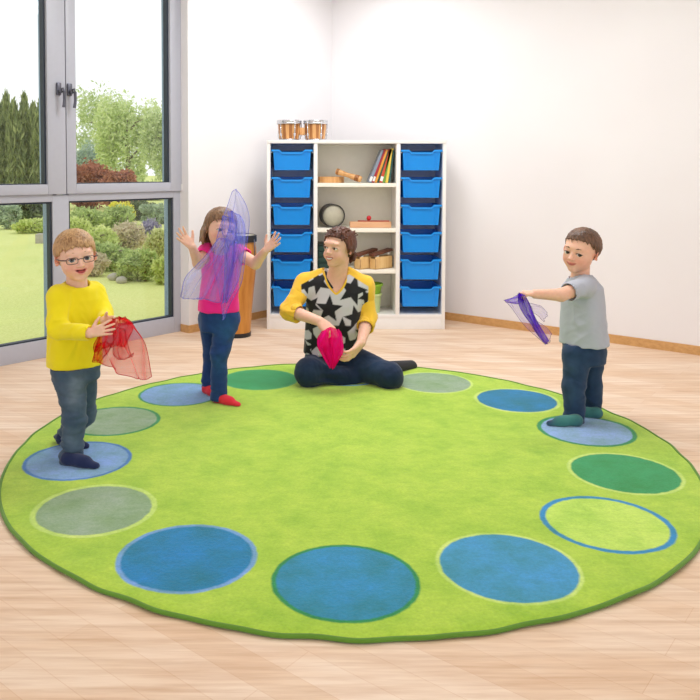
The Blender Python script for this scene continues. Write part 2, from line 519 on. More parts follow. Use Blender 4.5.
bm = bmesh.new(); wallseg(bm, CORNER, RB, A_((RD[1], -RD[0], 0)), .014, 0, .062)
struct('baseboard_right', bm, M['base_board'], smooth=False)

# window: two fixed lower lights, two side-hung upper sashes
def glass_mat():
    t = NT('window_glass')
    tr = t.n('ShaderNodeBsdfTransparent'); tr.inputs[0].default_value = (.965, .975, .97, 1)
    gl = t.n('ShaderNodeBsdfGlossy'); gl.inputs['Roughness'].default_value = .02
    fr = t.n('ShaderNodeFresnel'); fr.inputs[0].default_value = 1.45
    m = t.n('ShaderNodeMixShader'); t.l(t.math('MULTIPLY', fr.outputs[0], .6), m.inputs[0]); t.l(tr.outputs[0], m.inputs[1]); t.l(gl.outputs[0], m.inputs[2])
    t.l(m.outputs[0], t.out.inputs[0]); return t.m
M['glass'] = glass_mat()
win = bpy.data.objects.new('window_1', None); link(win); win['kind'] = 'structure'; win.matrix_world = Matrix.Translation(Vector(WO))
def wobj(name, bm, m, parent, **k):
    bmesh.ops.transform(bm, matrix=WM, verts=bm.verts); bmesh.ops.translate(bm, vec=-Vector(WO), verts=bm.verts)
    return obj(name, bm, m, parent, **k)
bm = bmesh.new()
for s0, s1, z0, z1 in ((0, .07, 0, 2.75), (.976, 1.10, 0, 1.09), (1.03, 1.07, 1.09, 2.75), (1.93, 2.0, 0, 2.75), (.07, .976, 0, .122), (1.10, 1.93, 0, .122),
                       (.07, .976, 1.047, 1.10), (1.10, 1.93, 1.047, 1.10), (.07, 1.93, 2.69, 2.75)):
    box(bm, s0, s1, 0, .085, z0, z1, .003)
wobj('window_frame', bm, M['alu'], win, angle=40)
bm = bmesh.new()
for s0, s1 in ((.07, .976), (1.10, 1.93)):
    z0, z1 = .118, 1.047
    for a, b, c, d in ((s0-.001, s0+.014, z0, z1), (s1-.014, s1+.001, z0, z1), (s0, s1, z0, z0+.014), (s0, s1, z1-.012, z1+.001)):
        box(bm, a, b, .012, .055, c, d)
g = wobj('gasket', bm, M['gasket'], win, smooth=False)
bm = bmesh.new()
for s0, s1 in ((.07, .976), (1.10, 1.93)):
    box(bm, s0, s0+.012, .056, .105, .118, 1.047); box(bm, s1-.012, s1, .056, .105, .118, 1.047)
wobj('outer_frame', bm, M['spacer'], win, smooth=False)
for s0, s1 in ((.07, .976), (1.10, 1.93)):
    bm = bmesh.new(); box(bm, s0+.01, s1-.01, .036, .048, .13, 1.04); wobj('pane', bm, M['glass'], win, smooth=False)
for k, (s0, s1, g0, g1) in enumerate(((.006, .9985, .11, .925), (1.0045, 1.994, 1.14, 1.89))):
    bm = bmesh.new(); z0, z1, gz0, gz1 = 1.098, 2.74, 1.165, 2.67
    for a, b, c, d in ((s0, g0, z0, z1), (g1, s1, z0, z1), (g0, g1, z0, gz0), (g0, g1, gz1, z1)): box(bm, a, b, -.018, .06, c, d, .004)
    sash = wobj('sash', bm, M['alu'], win, angle=40)
    bm = bmesh.new()
    for a, b, c, d in ((g0-.001, g0+.013, gz0, gz1), (g1-.013, g1+.001, gz0, gz1), (g0, g1, gz0, gz0+.006), (g0, g1, gz1-.01, gz1)): box(bm, a, b, .004, .05, c, d)
    wobj('gasket', bm, M['gasket'], sash, smooth=False)
    bm = bmesh.new(); box(bm, g0, g0+.006, .051, .08, gz0, gz1); box(bm, g1-.006, g1, .051, .08, gz0, gz1)
    wobj('outer_frame', bm, M['spacer'], sash, smooth=False)
    bm = bmesh.new(); box(bm, g0+.005, g1-.005, .028, .04, gz0, gz1); wobj('pane', bm, M['glass'], sash, smooth=False)
    hs = .978 if k == 0 else 1.06
    bm = bmesh.new(); box(bm, hs-.017, hs+.017, -.036, -.018, 1.762, 1.848, .008)
    lathe(bm, [(0, -.012), (.012, -.012), (.012, .02), (0, .02)], 14, Matrix.Translation((hs, -.04, 1.787)) @ Matrix.Rotation(PI/2, 4, 'X'))
    tube(bm, [(hs, -.055, 1.80), (hs-.008, -.07, 1.806), (hs-.014, -.074, 1.785), (hs-.015, -.074, 1.73), (hs-.010, -.07, 1.68)], [.008, .009, .01, .01, .011], 8)
    wobj('handle', bm, M['handle'], sash, angle=40)
    bm = bmesh.new(); hx = -.004 if k == 0 else 2.004
    lathe(bm, [(0, 0), (.008, 0), (.008, .075), (0, .075)], 10, None, 0, (hx, -.022, 1.088)); box(bm, hx-.008, hx+.014, -.026, -.016, 1.10, 1.15, .002)
    wobj('hinge', bm, M['white_panel'], sash, angle=40)

# ------------------------------------------------------------------ garden
bm = bmesh.new(); prism(bm, [(-70, 2, -.12), (12, 2, -.12), (40, 130, -.12), (-120, 130, -.12)], (0, 0, .02))
o = struct('lawn', bm, lawn_mat(), smooth=False)
LEAF = {k: leaf_mat('leaves_'+k, a, b) for k, a, b in (
    ('conifer', col(124, 138, 98), col(184, 192, 134)), ('green', col(180, 198, 142), col(230, 238, 188)), ('light', col(196, 214, 146), col(238, 244, 196)),
    ('blue', col(170, 192, 182), col(212, 224, 208)), ('red', col(160, 108, 84), col(214, 152, 124)), ('mid', col(166, 188, 120), col(216, 228, 158)),
    ('lime', col(196, 212, 126), col(234, 240, 172)), ('yellow', col(226, 220, 70), col(252, 244, 130)), ('pink', col(200, 194, 156), col(238, 222, 200)),
    ('grey', col(160, 178, 150), col(206, 220, 190)), ('purple', col(150, 144, 180), col(190, 184, 200)), ('dark', col(92, 108, 80), col(138, 150, 108)), ('straw', col(196, 204, 138), col(232, 230, 180)))}
M['bark'] = plain('bark', col(140, 128, 112), .9, var=.25, nscale=20)
M['stone'] = plain('garden_stone', col(176, 170, 160), .9, var=.12, nscale=12, bump=.4)

def leaves(blobs, n, size, rng, up=0.0, shell=.55):
    """leaf quads scattered through ellipsoid blobs ((centre), (radii))"""
    V = np.zeros((n*4, 3)); vol = A_([np.prod(b[1])**.67 for b in blobs]); pick = rng.choice(len(blobs), n, p=vol/vol.sum())
    Cn = A_([b[0] for b in blobs])[pick]; Rd = A_([b[1] for b in blobs])[pick]
    d = rng.normal(size=(n, 3)); d /= np.linalg.norm(d, axis=1)[:, None]
    r = (shell+(1-shell)*rng.random(n)**.7)*(1+.10*rng.normal(size=n))
    P = Cn+d*Rd*r[:, None]
    a = rng.normal(size=(n, 3)); a[:, 2] += up*3; a /= np.linalg.norm(a, axis=1)[:, None]
    b = np.cross(a, rng.normal(size=(n, 3))); b /= np.linalg.norm(b, axis=1)[:, None]
    s = size*(.6+.8*rng.random(n))[:, None]
    ln = 1.5+up
    for i, (u, v) in enumerate(((-1, 0), (0, -.55), (1, 0), (0, .55))): V[i::4] = P+a*s*u*ln+b*s*v
    F = np.arange(n*4).reshape(n, 4)
    return V, F

def shrub(name, label, cat, leaf, px, Y, ytop, wpx, n, size, group=None, blobs=7, up=0., ybot=None, trunk=False, seed=0, squat=1.0):
    rng = np.random.default_rng(seed+int(px*7)+int(Y*13))
    top = at(px, ytop, Y); gz = -.1 if ybot is None else at(px, ybot, Y)[2]
    w = wpx*Y/FOC/2; h = top[2]-gz; c0 = A_((top[0], Y, -.1))
    t = thing(name, label, cat, c0, 0, group)
    bl = [((0, 0, gz+.1+h*.5), (w*.72, w*.6*squat, h*.5))]
    for _ in range(blobs):
        a = rng.uniform(0, 2*PI); q = rng.uniform(.35, .8); hz = rng.uniform(.2, .82)
        rr = rng.uniform(.28, .42)
        bl.append(((math.cos(a)*w*q, math.sin(a)*w*q*.7*squat, gz+.1+h*hz), (w*rr, w*rr*squat, h*rr*.55)))
    obj('foliage', leaves(bl, n, size, rng, up), LEAF[leaf], t, smooth=False)
    bm = bmesh.new(); th = h*.75+(gz+.1)
    tube(bm, [(0, 0, 0), (.02*w, 0, th*.5), (0, 0, th)], [w*.09+.015, w*.06+.012, w*.02+.006], 7)
    for k in range(4):
        a = k*1.7+rng.uniform(0, 1); z = th*(.4+.13*k)
        tube(bm, [(0, 0, z), (math.cos(a)*w*.3, math.sin(a)*w*.3, z+h*.12), (math.cos(a)*w*.62, math.sin(a)*w*.5, z+h*.16)], [w*.035+.008, w*.025+.006, .005], 5)
    obj('trunk', bm, M['bark'], t)
    return t

# dark conifers seen through the left sash
con = ['leftmost', 'second', 'third', 'fourth', 'fifth', 'sixth', 'seventh']
for i, (px, yt) in enumerate(((-9, 96), (0, 103), (6, 90), (14, 99), (24, 91), (33, 100), (41, 98))):
    Y = 27+(i % 3)*1.3; rng = np.random.default_rng(50+i); top = at(px, yt, Y)
    t = thing('conifer_tree', '%s narrow dark green conifer from the left, seen through the left window sash' % con[i], 'tree', (top[0], Y, -.1), 0, 'dark conifers beyond the lawn')
    h = top[2]+.1; w = .28
    bl = [((rng.normal()*.02, 0, h*f), (w*q, w*q, h*.16)) for f, q in ((.12, 1.25), (.3, 1.25), (.48, 1.15), (.64, 1.0), (.78, .8))]+[((0, 0, h*.9), (w*.42, w*.42, h*.1))]
    obj('foliage', leaves(bl, 2600, .055, rng, 1.1, .5), LEAF['conifer'], t, smooth=False)
    bm = bmesh.new(); tube(bm, [(0, 0, 0), (0, 0, h*.9)], [.09, .02], 7); obj('trunk', bm, M['bark'], t)
shrub('shrub', 'dark evergreen shrub low between the conifers and the lawn, left window', 'shrub', 'dark', 30, 21, 196, 60, 2600, .05, seed=3)
shrub('shrub', 'grey-green shrub at the far lawn edge, lower left window pane', 'shrub', 'grey', 8, 17.5, 204, 32, 2200, .035, seed=4)
shrub('shrub', 'low bright green mound at the far lawn edge, lower left window pane', 'shrub', 'lime', 32, 16.4, 219, 40, 2200, .03, seed=5)
# the trees behind the right sash
shrub('tree', 'tall light green leafy tree in the middle of the right sash', 'tree', 'light', 127, 44, 94, 62, 9000, .085, ybot=196, blobs=16, seed=11)
shrub('tree', 'open branched tree behind and left of the tall light green tree', 'tree', 'green', 103, 52, 83, 70, 5200, .085, ybot=178, blobs=14, seed=12)
shrub('tree', 'green tree at the right edge of the right sash', 'tree', 'green', 164, 40, 104, 46, 5000, .075, ybot=190, blobs=10, seed=13)
shrub('tree', 'pale bluish willow behind the red-brown shrubs', 'tree', 'blue', 88, 47, 142, 36, 4200, .075, ybot=190, up=-.2, seed=14)
shrub('shrub', 'larger domed red-brown shrub at lower left of the right sash', 'shrub', 'red', 92, 26, 161, 54, 6500, .05, blobs=10, seed=15)
shrub('shrub', 'smaller domed red-brown shrub to the right of the larger one', 'shrub', 'red', 120, 24.5, 170, 42, 5200, .045, blobs=8, seed=16)
for i, (px, yt, w) in enumerate(((16, 176, 74), (88, 184, 56), (146, 182, 46), (205, 174, 56))):
    shrub('hedge_shrub', ['broad hedge shrub behind the conifers', 'broad hedge shrub behind the red-brown shrubs', 'broad hedge shrub below the tall light green tree', 'broad hedge shrub behind the wall right of the window'][i], 'shrub', 'mid' if i % 2 else 'green', px, 33, yt, w, 2600, .08, seed=20+i)
# the flower bed seen through the lower right pane
bed = [('mid', 84, 17, 207, 46, 2800, .035, 'mid green clipped shrub in the lower right pane, left of the yellow bush'), ('mid', 116, 17.5, 206, 42, 2400, .035, 'mid green shrub just below the yellow bush'),
       ('yellow', 123, 19, 202, 30, 2600, .03, 'bright yellow flowering bush in the bed'), ('purple', 151, 14, 219, 26, 1600, .022, 'mauve lavender clump at right of the bed'),
       ('grey', 156, 19, 204, 30, 1500, .035, 'grey-green bush behind the lavender clump'), ('lime', 76, 14.5, 217, 30, 1600, .03, 'lime green bush behind the boy in yellow'),
       ('pink', 128, 12.6, 221, 52, 3200, .026, 'broad pinkish-green shrub in the middle of the bed'), ('lime', 100, 12, 226, 40, 2200, .025, 'pale lime shrub beside the boy in yellow, mid bed'),
       ('straw', 158, 11.5, 230, 32, 2000, .026, 'straw-coloured upright plant by the right edge of the lower pane'), ('mid', 110, 10.4, 243, 50, 3400, .022, 'low green shrub at the front of the bed, left of centre'),
       ('pink', 92, 9.9, 254, 40, 2200, .02, 'pinkish low plant at the left front of the bed'), ('mid', 143, 9.5, 249, 50, 4200, .02, 'fresh green shrub at the right front of the bed'),
       ('lime', 165, 9.2, 256, 24, 1600, .02, 'lime plant cut by the right edge of the lower pane'), ('dark', 140, 20.5, 199, 40, 1500, .04, 'dark shrub at the top of the lower right pane')]
for i, (lf, px, Y, yt, w, n, sz, lab) in enumerate(bed):
    shrub('garden_shrub', lab, 'shrub', lf, px, Y, yt, w, n, sz, seed=40+i, up=.4 if lf in ('straw', 'purple') else 0)
for i, (px, py, Y, r, lab) in enumerate(((113, 277, 9.7, .075, 'pale rock at the front edge of the flower bed, left of the other'), (121, 280, 9.5, .065, 'pale rock at the front edge of the flower bed, right of the other'), (43, 240, 14.2, .1, 'small grey stone block standing on the lawn'))):
    p = fl(px, py+3, -.1); V, F = None, None
    bm = bmesh.new(); bmesh.ops.create_icosphere(bm, subdivisions=2, radius=r)
    if i == 2: bm.free(); bm = bmesh.new(); box(bm, -.11, .11, -.1, .1, -.09, .12, .012)
    else:
        for v in bm.verts: v.co = v.co*(1+.18*math.sin(v.co.x*31+i)+.12*math.cos(v.co.y*27)); v.co.z *= .62
    o = obj('garden_stone', bm, M['stone'], None, angle=40); o.location = (p[0], p[1], -.1+r*.5); tag(o, lab, 'stone')

# ------------------------------------------------------------------ rug
RUGC = (0.2038, 3.5484); RR, RMED, RRUG, RA = 1.1902, .2282, 1.4905, -.39176
def med(k): a = RA+(k-1)*2*PI/14; return (-RR*math.sin(a), -RR*math.cos(a))
LIGHTB, BLUE, GREEN, GREY = col(124, 164, 208), col(32, 132, 190), col(44, 150, 84), col(142, 168, 132)
LIME, DGREEN, PALE = col(170, 204, 62), col(36, 140, 76), col(196, 222, 112)
MED = {1: (col(58, 146, 184), PALE, .05), 2: (col(38, 136, 174), DGREEN, .055), 3: (col(10, 124, 172), col(112, 160, 208), .06), 4: (GREY, PALE, .08), 5: (LIGHTB, col(64, 122, 190), .06),
       6: (GREY, DGREEN, .07), 7: (col(118, 158, 196), DGREEN, .05), 8: (GREEN, col(70, 164, 96), .05), 9: (LIME, col(92, 160, 196), .09), 10: (GREY, PALE, .05), 11: (col(18, 124, 168), PALE, .07),
       12: (col(136, 172, 210), DGREEN, .08), 13: (GREEN, PALE, .06), 14: (col(186, 220, 88), col(36, 136, 186), .085)}
def rug_mat():
    t = NT('rug_pile'); v = t.coord(); n = t.noise(v, 5.5, 5, .62); nf = t.noise(v, 420, 2); n3 = t.noise(v, 90, 3, .7)
    c = LIME
    wob = t.n('ShaderNodeVectorMath', operation='MULTIPLY_ADD')
    nn = t.n('ShaderNodeTexNoise'); nn.inputs['Scale'].default_value = 34; t.l(v, nn.inputs['Vector'])
    t.l(nn.outputs['Color'], wob.inputs[0]); wob.inputs[1].default_value = (.009, .009, 0)
    sub = t.n('ShaderNodeVectorMath', operation='SUBTRACT'); t.l(v, wob.inputs[2]); t.l(wob.outputs[0], sub.inputs[0]); sub.inputs[1].default_value = (.0045, .0045, 0)
    sx = t.n('ShaderNodeSeparateXYZ'); t.l(sub.outputs[0], sx.inputs[0])
    for k, (fill, bord, bw) in MED.items():
        mx, my = med(k)
        dx = t.math('SUBTRACT', sx.outputs[0], mx); dy = t.math('SUBTRACT', sx.outputs[1], my)
        d = t.math('SQRT', t.math('ADD', t.math('MULTIPLY', dx, dx), t.math('MULTIPLY', dy, dy)))
        def inside(r):
            mr = t.n('ShaderNodeMapRange'); mr.inputs['From Min'].default_value = r+.004; mr.inputs['From Max'].default_value = r-.004
            t.l(d, mr.inputs['Value']); return mr.outputs[0]
        c = t.mix(inside(RMED), c, bord); c = t.mix(inside(RMED*(1-bw)-.002), c, fill)
    k = t.ramp(n, [(.3, (.77, .87, .66)), (.5, (1, 1, 1)), (.7, (1.17, 1.08, 1.3))])
    v5 = t.coord((1, 1.7, 1), (0, 0, .6)); n5 = t.noise(v5, 19, 5, .7)
    c = t.mix(1.0, c, t.ramp(n5, [(.3, (.86, .92, .86)), (.5, (1, 1, 1)), (.72, (1.13, 1.08, 1.12))]), 'MULTIPLY')
    c = t.mix(1.0, c, k, 'MULTIPLY')
    k2 = t.ramp(n3, [(.3, (.86, .89, .86)), (.7, (1.09, 1.07, 1.10))]); c = t.mix(1.0, c, k2, 'MULTIPLY')
    h = t.math('ADD', t.math('MULTIPLY', nf, .5), n3)
    return t.pbr(c, .95, 0, t.bump(h, .45, .004), .1, sheen=.25)
rug = thing('rug', 'large round lime green rug with a ring of fourteen coloured spots', 'rug', (RUGC[0], RUGC[1], 0))
def edge(a): 
    f = (.0035*math.sin(a*31+.6)+.003*math.sin(a*47+2))*(.5+.5*math.sin(a*3+.4))
    return RRUG+f+.004*math.sin(a*7+1)
def edgez(a): return .002*(1+math.sin(a*31+2.1))*(.6+.4*math.sin(a*5))
bm = bmesh.new(); NS = 360
rings = []
for q, dz in ((0, .0), (.25, 0), (.5, 0), (.75, 0), (.9, 0), (.96, 0), (.985, 0), (.993, -.002)):
    if q == 0: rings.append([bm.verts.new((0, 0, .012))]); continue
    rings.append([bm.verts.new((math.cos(2*PI*i/NS)*edge(2*PI*i/NS)*q, math.sin(2*PI*i/NS)*edge(2*PI*i/NS)*q, .012+dz+(edgez(2*PI*i/NS) if q > .93 else 0))) for i in range(NS)])
for i in range(NS): bm.faces.new((rings[0][0], rings[1][i], rings[1][(i+1) % NS]))
for a, b in zip(rings[1:], rings[2:]):
    for i in range(NS): bm.faces.new((a[i], a[(i+1) % NS], b[(i+1) % NS], b[i]))
bot = [bm.verts.new((v.co.x, v.co.y, .001)) for v in rings[-1]]
for i in range(NS): bm.faces.new((rings[-1][i], rings[-1][(i+1) % NS], bot[(i+1) % NS], bot[i]))
bm.faces.new(list(reversed(bot)))
obj('pile', bm, rug_mat(), rug, angle=60)
bm = bmesh.new()
tube(bm, [(math.cos(2*PI*i/NS)*(edge(2*PI*i/NS)-.008), math.sin(2*PI*i/NS)*(edge(2*PI*i/NS)-.008), .0075+edgez(2*PI*i/NS)) for i in range(NS)], .0072, 8, True)
obj('edge_binding', bm, fabric('dark_green_binding', col(96, 142, 44), weave=500), rug)

# ------------------------------------------------------------------ storage cabinet
CX0, CX1, CY0, CY1 = -.277, 1.134, 6.17, 6.53
cab = thing('storage_cabinet', 'white open storage cabinet with blue trays either side of shelves', 'cabinet', ((CX0+CX1)/2, CY0, 0))
bx_, by_ = (CX0+CX1)/2, CY0
def cb(name, m, *bs, bev=.0015):
    bm = bmesh.new()
    for b in bs: box(bm, b[0]-bx_, b[1]-bx_, b[2]-by_, b[3]-by_, b[4], b[5], bev)
    return obj(name, bm, m, cab, angle=40)
D1, D2, D3, D4 = .094, .122, .742, .772
cb('side_panel', M['white_panel'], (CX0, CX0+.025, CY0, CY1, 0, 1.47)); cb('side_panel', M['white_panel'], (CX1-.025, CX1, CY0, CY1, 0, 1.47))
cb('top_panel', M['white_panel'], (CX0, CX1, CY0-.004, CY1, 1.47, 1.495))
cb('divider', M['white_panel'], (D1, D2, CY0, CY1, .118, 1.47)); cb('divider', M['white_panel'], (D3, D4, CY0, CY1, .118, 1.47))
cb('bottom_panel', M['white_panel'], (CX0+.025, CX1-.025, CY0, CY1, .09, .118)); cb('plinth', M['white_panel'], (CX0+.025, CX1-.025, CY0+.004, CY0+.022, 0, .09))
cb('back_panel', M['cream_panel'], (D2, D3, CY1-.012, CY1, .118, 1.47))
for x0, x1 in ((CX0+.025, D1), (D4, CX1-.025)):
    cb('column_back', M['grey_panel'], (x0, x1, CY1-.012, CY1, .118, 1.47))
    cb('column_lining', M['grey_panel'], (x0, x0+.004, CY0+.012, CY1-.012, .118, 1.47), (x1-.004, x1, CY0+.012, CY1-.012, .118, 1.47), bev=0)
SHELF = (1.158, .80, .473)
for z in SHELF: cb('shelf', M['cream_panel'], (D2, D3, CY0+.006, CY1-.012, z-.03, z))
TZ = [1.418-.2161*i for i in range(6)]
for x0, x1 in ((CX0+.025, D1), (D4, CX1-.025)):
    for z in TZ:
        for xa, xb in ((x0+.004, x0+.016), (x1-.016, x1-.004)): cb('tray_runner', M['runner'], (xa, xb, CY0+.006, CY1-.02, z-.022, z-.016), bev=0)

def make_tray(w):
    t = thing('storage_tray', '', 'tray', (0, 0, 0), 0, 'blue trays in the cabinet')
    H = .158; L = .33; wt, wb = w/2-.014, w/2-.024
    # front wall with the scooped top edge
    bm = bmesh.new()
    xs = [(-wt, 0), (-.098, 0), (-.078, -.02), (.078, -.02), (.098, 0), (wt, 0)]
    def yz(z, y0=.0): return y0+.014*(-z/H)        # front leans inwards to the bottom
    pf = [(x, yz(z), z) for x, z in xs]+[(wb+.0, yz(-H+.012), -H+.012), (wb-.012, yz(-H), -H), (-wb+.012, yz(-H), -H), (-wb, yz(-H+.012), -H+.012)]
    prism(bm, pf, (0, .004, 0))
    for s in (-1, 1):
        prism(bm, [(s*wt, 0, 0), (s*wt, L, 0), (s*wb, L-.012, -H+.006), (s*wb, .013, -H+.006)], (-s*.004, 0, 0))
        prism(bm, [(s*.112, -.0005, -.018), (s*.122, -.0005, -.018), (s*.116, .0125, -H+.01), (s*.106, .0125, -H+.01)], (0, -.004, 0))   # moulded rib
    prism(bm, [(-wt, L, 0), (wt, L, 0), (wb, L-.012, -H), (-wb, L-.012, -H)], (0, -.004, 0))
    box(bm, -wb, wb, .013, L-.012, -H, -H+.005)
    tub = obj('tub', bm, M['tray'], t, smooth=False)
    bm = bmesh.new(); wl = w/2-.001
    path = [(-wl, 0), (-.1, 0), (-.08, -.02), (.08, -.02), (.1, 0), (wl, 0)]
    for (xa, za), (xb, zb) in zip(path, path[1:]):
        prism(bm, [(xa, -.010, za-.011), (xb, -.010, zb-.011), (xb, -.010, zb+.003), (xa, -.010, za+.003)], (0, .016, 0))
    box(bm, -wl, -wt+.002, .004, L, -.012, .002); box(bm, wt-.002, wl, .004, L, -.012, .002); box(bm, -wl, wl, L-.004, L+.006, -.012, .002)
    obj('rim', bm, M['tray_rim'], t, smooth=False)
    return t
rows = ['topmost', 'second from top', 'third from top', 'fourth from top', 'fifth from top', 'lowest']
cw = .325
first = None
for side, x0, x1 in (('left', CX0+.025, D1), ('right', D4, CX1-.025)):
    for i, z in enumerate(TZ):
        lab = '%s blue plastic tray in the %s column of the white cabinet' % (rows[i], side)
        p = ((x0+x1)/2, CY0+.004, z)
        if first is None:
            first = make_tray(cw); first.location = p; first['label'] = lab
        else: dup(first, p, None, lab)

# bongos on the cabinet top
bon = thing('bongo_drums', 'pair of wooden bongo drums on top of the white cabinet', 'drums', (.0, 6.33, 1.496))
for j, (x, R) in enumerate(((-.104, .094), (.108, .092))):
    bm = bmesh.new(); seg = 40
    lathe(bm, [(R*.80, 0), (R*.84, .03), (R*.93, .10), (R*.93, .145), (R*.88, .145), (R*.76, .002), (R*.80, 0)], seg, None, 0, (x, 0, 0))
    for f in bm.faces:
        c = f.calc_center_median(); a = math.atan2(c.y, c.x-x)
        f.material_index = int((a+PI)/(2*PI)*20) % 2
    obj('shell', bm, [M['wood_light'], M['wood_stave']], bon, angle=50)
    bm = bmesh.new(); lathe(bm, [(0, .162), (R*.9, .162), (R*.97, .158), (R*.97, .15), (0, .15)], seg, None, 0, (x, 0, 0)); obj('drum_skin', bm, M['skin_drum'], bon)
    bm = bmesh.new()
    lathe(bm, [(R*.99, .132), (R*1.06, .131), (R*1.09, .137), (R*1.06, .143), (R*1.05, .147), (R*1.07, .152), (R*1.09, .157), (R*1.05, .163), (R*.99, .160), (R*.99, .132)], seg, None, 0, (x, 0, 0))
    obj('rim', bm, M['chrome'], bon)
    bm = bmesh.new(); lathe(bm, [(R*.80, .0), (R*.86, .0), (R*.87, .012), (R*.82, .012), (R*.80, 0)], seg, None, 0, (x, 0, 0))
    obj('foot_ring', bm, M['chrome'], bon)
    for k in range(5):
        a = -PI/2+k*2*PI/5+.5
        bm = bmesh.new(); q = R*1.04
        tube(bm, [(x+q*math.cos(a), q*math.sin(a), .148), (x+q*.98*math.cos(a), q*.98*math.sin(a), .05), (x+q*.9*math.cos(a), q*.9*math.sin(a), .012)], .0045, 6)
        box(bm, x+q*.95*math.cos(a)-.008, x+q*.95*math.cos(a)+.008, q*.95*math.sin(a)-.008, q*.95*math.sin(a)+.008, .035, .055, .002)
        obj('tuning_lug', bm, M['chrome'], bon)
bm = bmesh.new(); box(bm, -.022, .024, -.03, .03, .045, .105, .006); obj('centre_block', bm, M['wood_light'], bon)

# things on the top shelf
zs = SHELF[0]+.001
r = thing('tambour', 'low round pale wooden drum ring lying on the top shelf', 'instrument', (.235, 6.34, zs))
bm = bmesh.new(); lathe(bm, [(.098, 0), (.105, 0), (.105, .048), (.098, .048), (.098, 0)], 40); obj('ring', bm, M['wood_light'], r, angle=50)
bm = bmesh.new(); lathe(bm, [(0, .040), (.098, .040), (.098, .044), (0, .044)], 40); obj('drum_skin', bm, M['skin_drum'], r)
def axis_matrix(a, b):
    z = nrm(A_(b)-A_(a)); x = nrm(np.cross(z, (0.1, .9, .2))); y = np.cross(z, x)
    return Matrix(((x[0], y[0], z[0], a[0]), (x[1], y[1], z[1], a[1]), (x[2], y[2], z[2], a[2]), (0, 0, 0, 1)))
cl = thing('wooden_rattle', 'wooden stick rattle leaning against the round drum ring on the top shelf', 'instrument', (.4, 6.25, zs))
a_, b_ = A_((-.128, .0, .092)), A_((.068, -.06, .027)); m_ = axis_matrix(a_, b_); Ls = np.linalg.norm(b_-a_)
bm = bmesh.new(); lathe(bm, [(0, 0), (.021, 0), (.024, .008), (.021, .06), (.018, .085), (.018, .11), (.022, .13), (.025, Ls-.01), (.02, Ls), (0, Ls)], 20, m_); obj('body', bm, M['wood_light'], cl, angle=50)
bm = bmesh.new(); lathe(bm, [(.0215, .004), (.0255, .006), (.0255, .022), (.0225, .024)], 20, m_); obj('dark_band', bm, M['wood_stave'], cl, angle=50); bm = bmesh.new(); lathe(bm, [(.0235, Ls-.055), (.0262, Ls-.052), (.0262, Ls-.022), (.0235, Ls-.019)], 20, m_)
obj('dark_band', bm, M['wood_stave'], cl, angle=50)
BK = [('grey-blue', col(140, 150, 170), .022, 22, .30), ('crimson', col(176, 44, 52), .018, 20, .305), ('orange-yellow', col(236, 164, 60), .016, 19, .30), ('dark green', col(40, 84, 62), .012, 18, .285), ('red-orange', col(206, 78, 44), .024, 16.5, .30), ('leaf green', col(112, 160, 60), .016, 11, .295), ('yellow', col(238, 206, 84), .02, 9.5, .30), ('dark teal', col(36, 92, 92), .014, 7, .285)]
xb = .528
for i, (nm, c, w, tilt, h) in enumerate(BK):
    h *= .92; b = thing('book', '%s spined picture book leaning right among the books on the top shelf' % nm, 'book', (xb, 6.24, zs), 0, 'picture books on the top shelf')
    ta = math.radians(tilt); R = Matrix.Rotation(ta, 4, 'Y')
    bm = bmesh.new(); box(bm, 0, .0025, 0, .2, 0, h, 0, 0, R); box(bm, w-.0025, w, 0, .2, 0, h, 0, 0, R); box(bm, 0, w, -.002, .001, 0, h, 0, 0, R)
    bmesh.ops.translate(bm, vec=(0, 0, w*math.sin(ta)), verts=bm.verts)
    cm = plain('book_cover_'+nm.replace(' ', '_'), c, .4, var=.03)
    obj('cover', bm, cm, b, smooth=False)
    bm = bmesh.new(); box(bm, .0026, w-.0026, .0015, .195, .004, h-.004, 0, 0, R); bmesh.ops.translate(bm, vec=(0, 0, w*math.sin(ta)), verts=bm.verts); obj('pages', bm, M['cream_panel'], b, smooth=False)
    if i in (0, 1, 4):
        bm = bmesh.new(); box(bm, .001, w-.001, -.0032, -.002, .012, .05, 0, 0, R); bmesh.ops.translate(bm, vec=(0, 0, w*math.sin(ta)), verts=bm.verts); obj('spine_sticker', bm, M['white_panel'], b, smooth=False)
    xb += w/math.cos(ta)+.0035

# second shelf
zs = SHELF[1]+.001
fd = thing('frame_drum', 'black rimmed frame drum standing on edge on the second shelf', 'drum', (.2, 6.33, zs+.094))
m_ = axis_matrix((.03, .075, 0), (.052, -.07, 0)); Ld = .146
bm = bmesh.new(); lathe(bm, [(.086, 0), (.092, 0), (.092, Ld), (.086, Ld), (.086, 0)], 48, m_); obj('shell', bm, M['black'], fd, angle=50)
bm = bmesh.new(); lathe(bm, [(0, Ld-.008), (.086, Ld-.008), (.086, Ld-.004), (0, Ld-.004)], 48, m_); obj('drum_skin', bm, M['skin_drum'], fd)
bm = bmesh.new(); lathe(bm, [(.088, Ld-.006), (.0935, Ld-.006), (.0935, Ld+.004), (.086, Ld+.004), (.088, Ld-.006)], 48, m_)
obj('rim', bm, plain('dark_rim', col(58, 56, 54), .4), fd)
xy = thing('tone_bar', 'long pale wooden sound block with a red ball on the second shelf', 'instrument', (.548, 6.27, zs))
bm = bmesh.new(); box(bm, -.165, .165, -.03, .035, 0, .048, .004); obj('bar', bm, wood('pinkish_beech', col(232, 182, 140), col(216, 158, 114), 1, axis=0), xy, angle=40)
bm = bmesh.new(); box(bm, -.1, .15, -.02, .025, .0485, .056, .002); obj('red_strip', bm, plain('red_felt', col(186, 84, 72), .8), xy, angle=40)
bm = bmesh.new(); tube(bm, [(-.03, 0, .055), (-.012, 0, .074)], .003, 6); obj('stick', bm, M['wood_light'], xy)
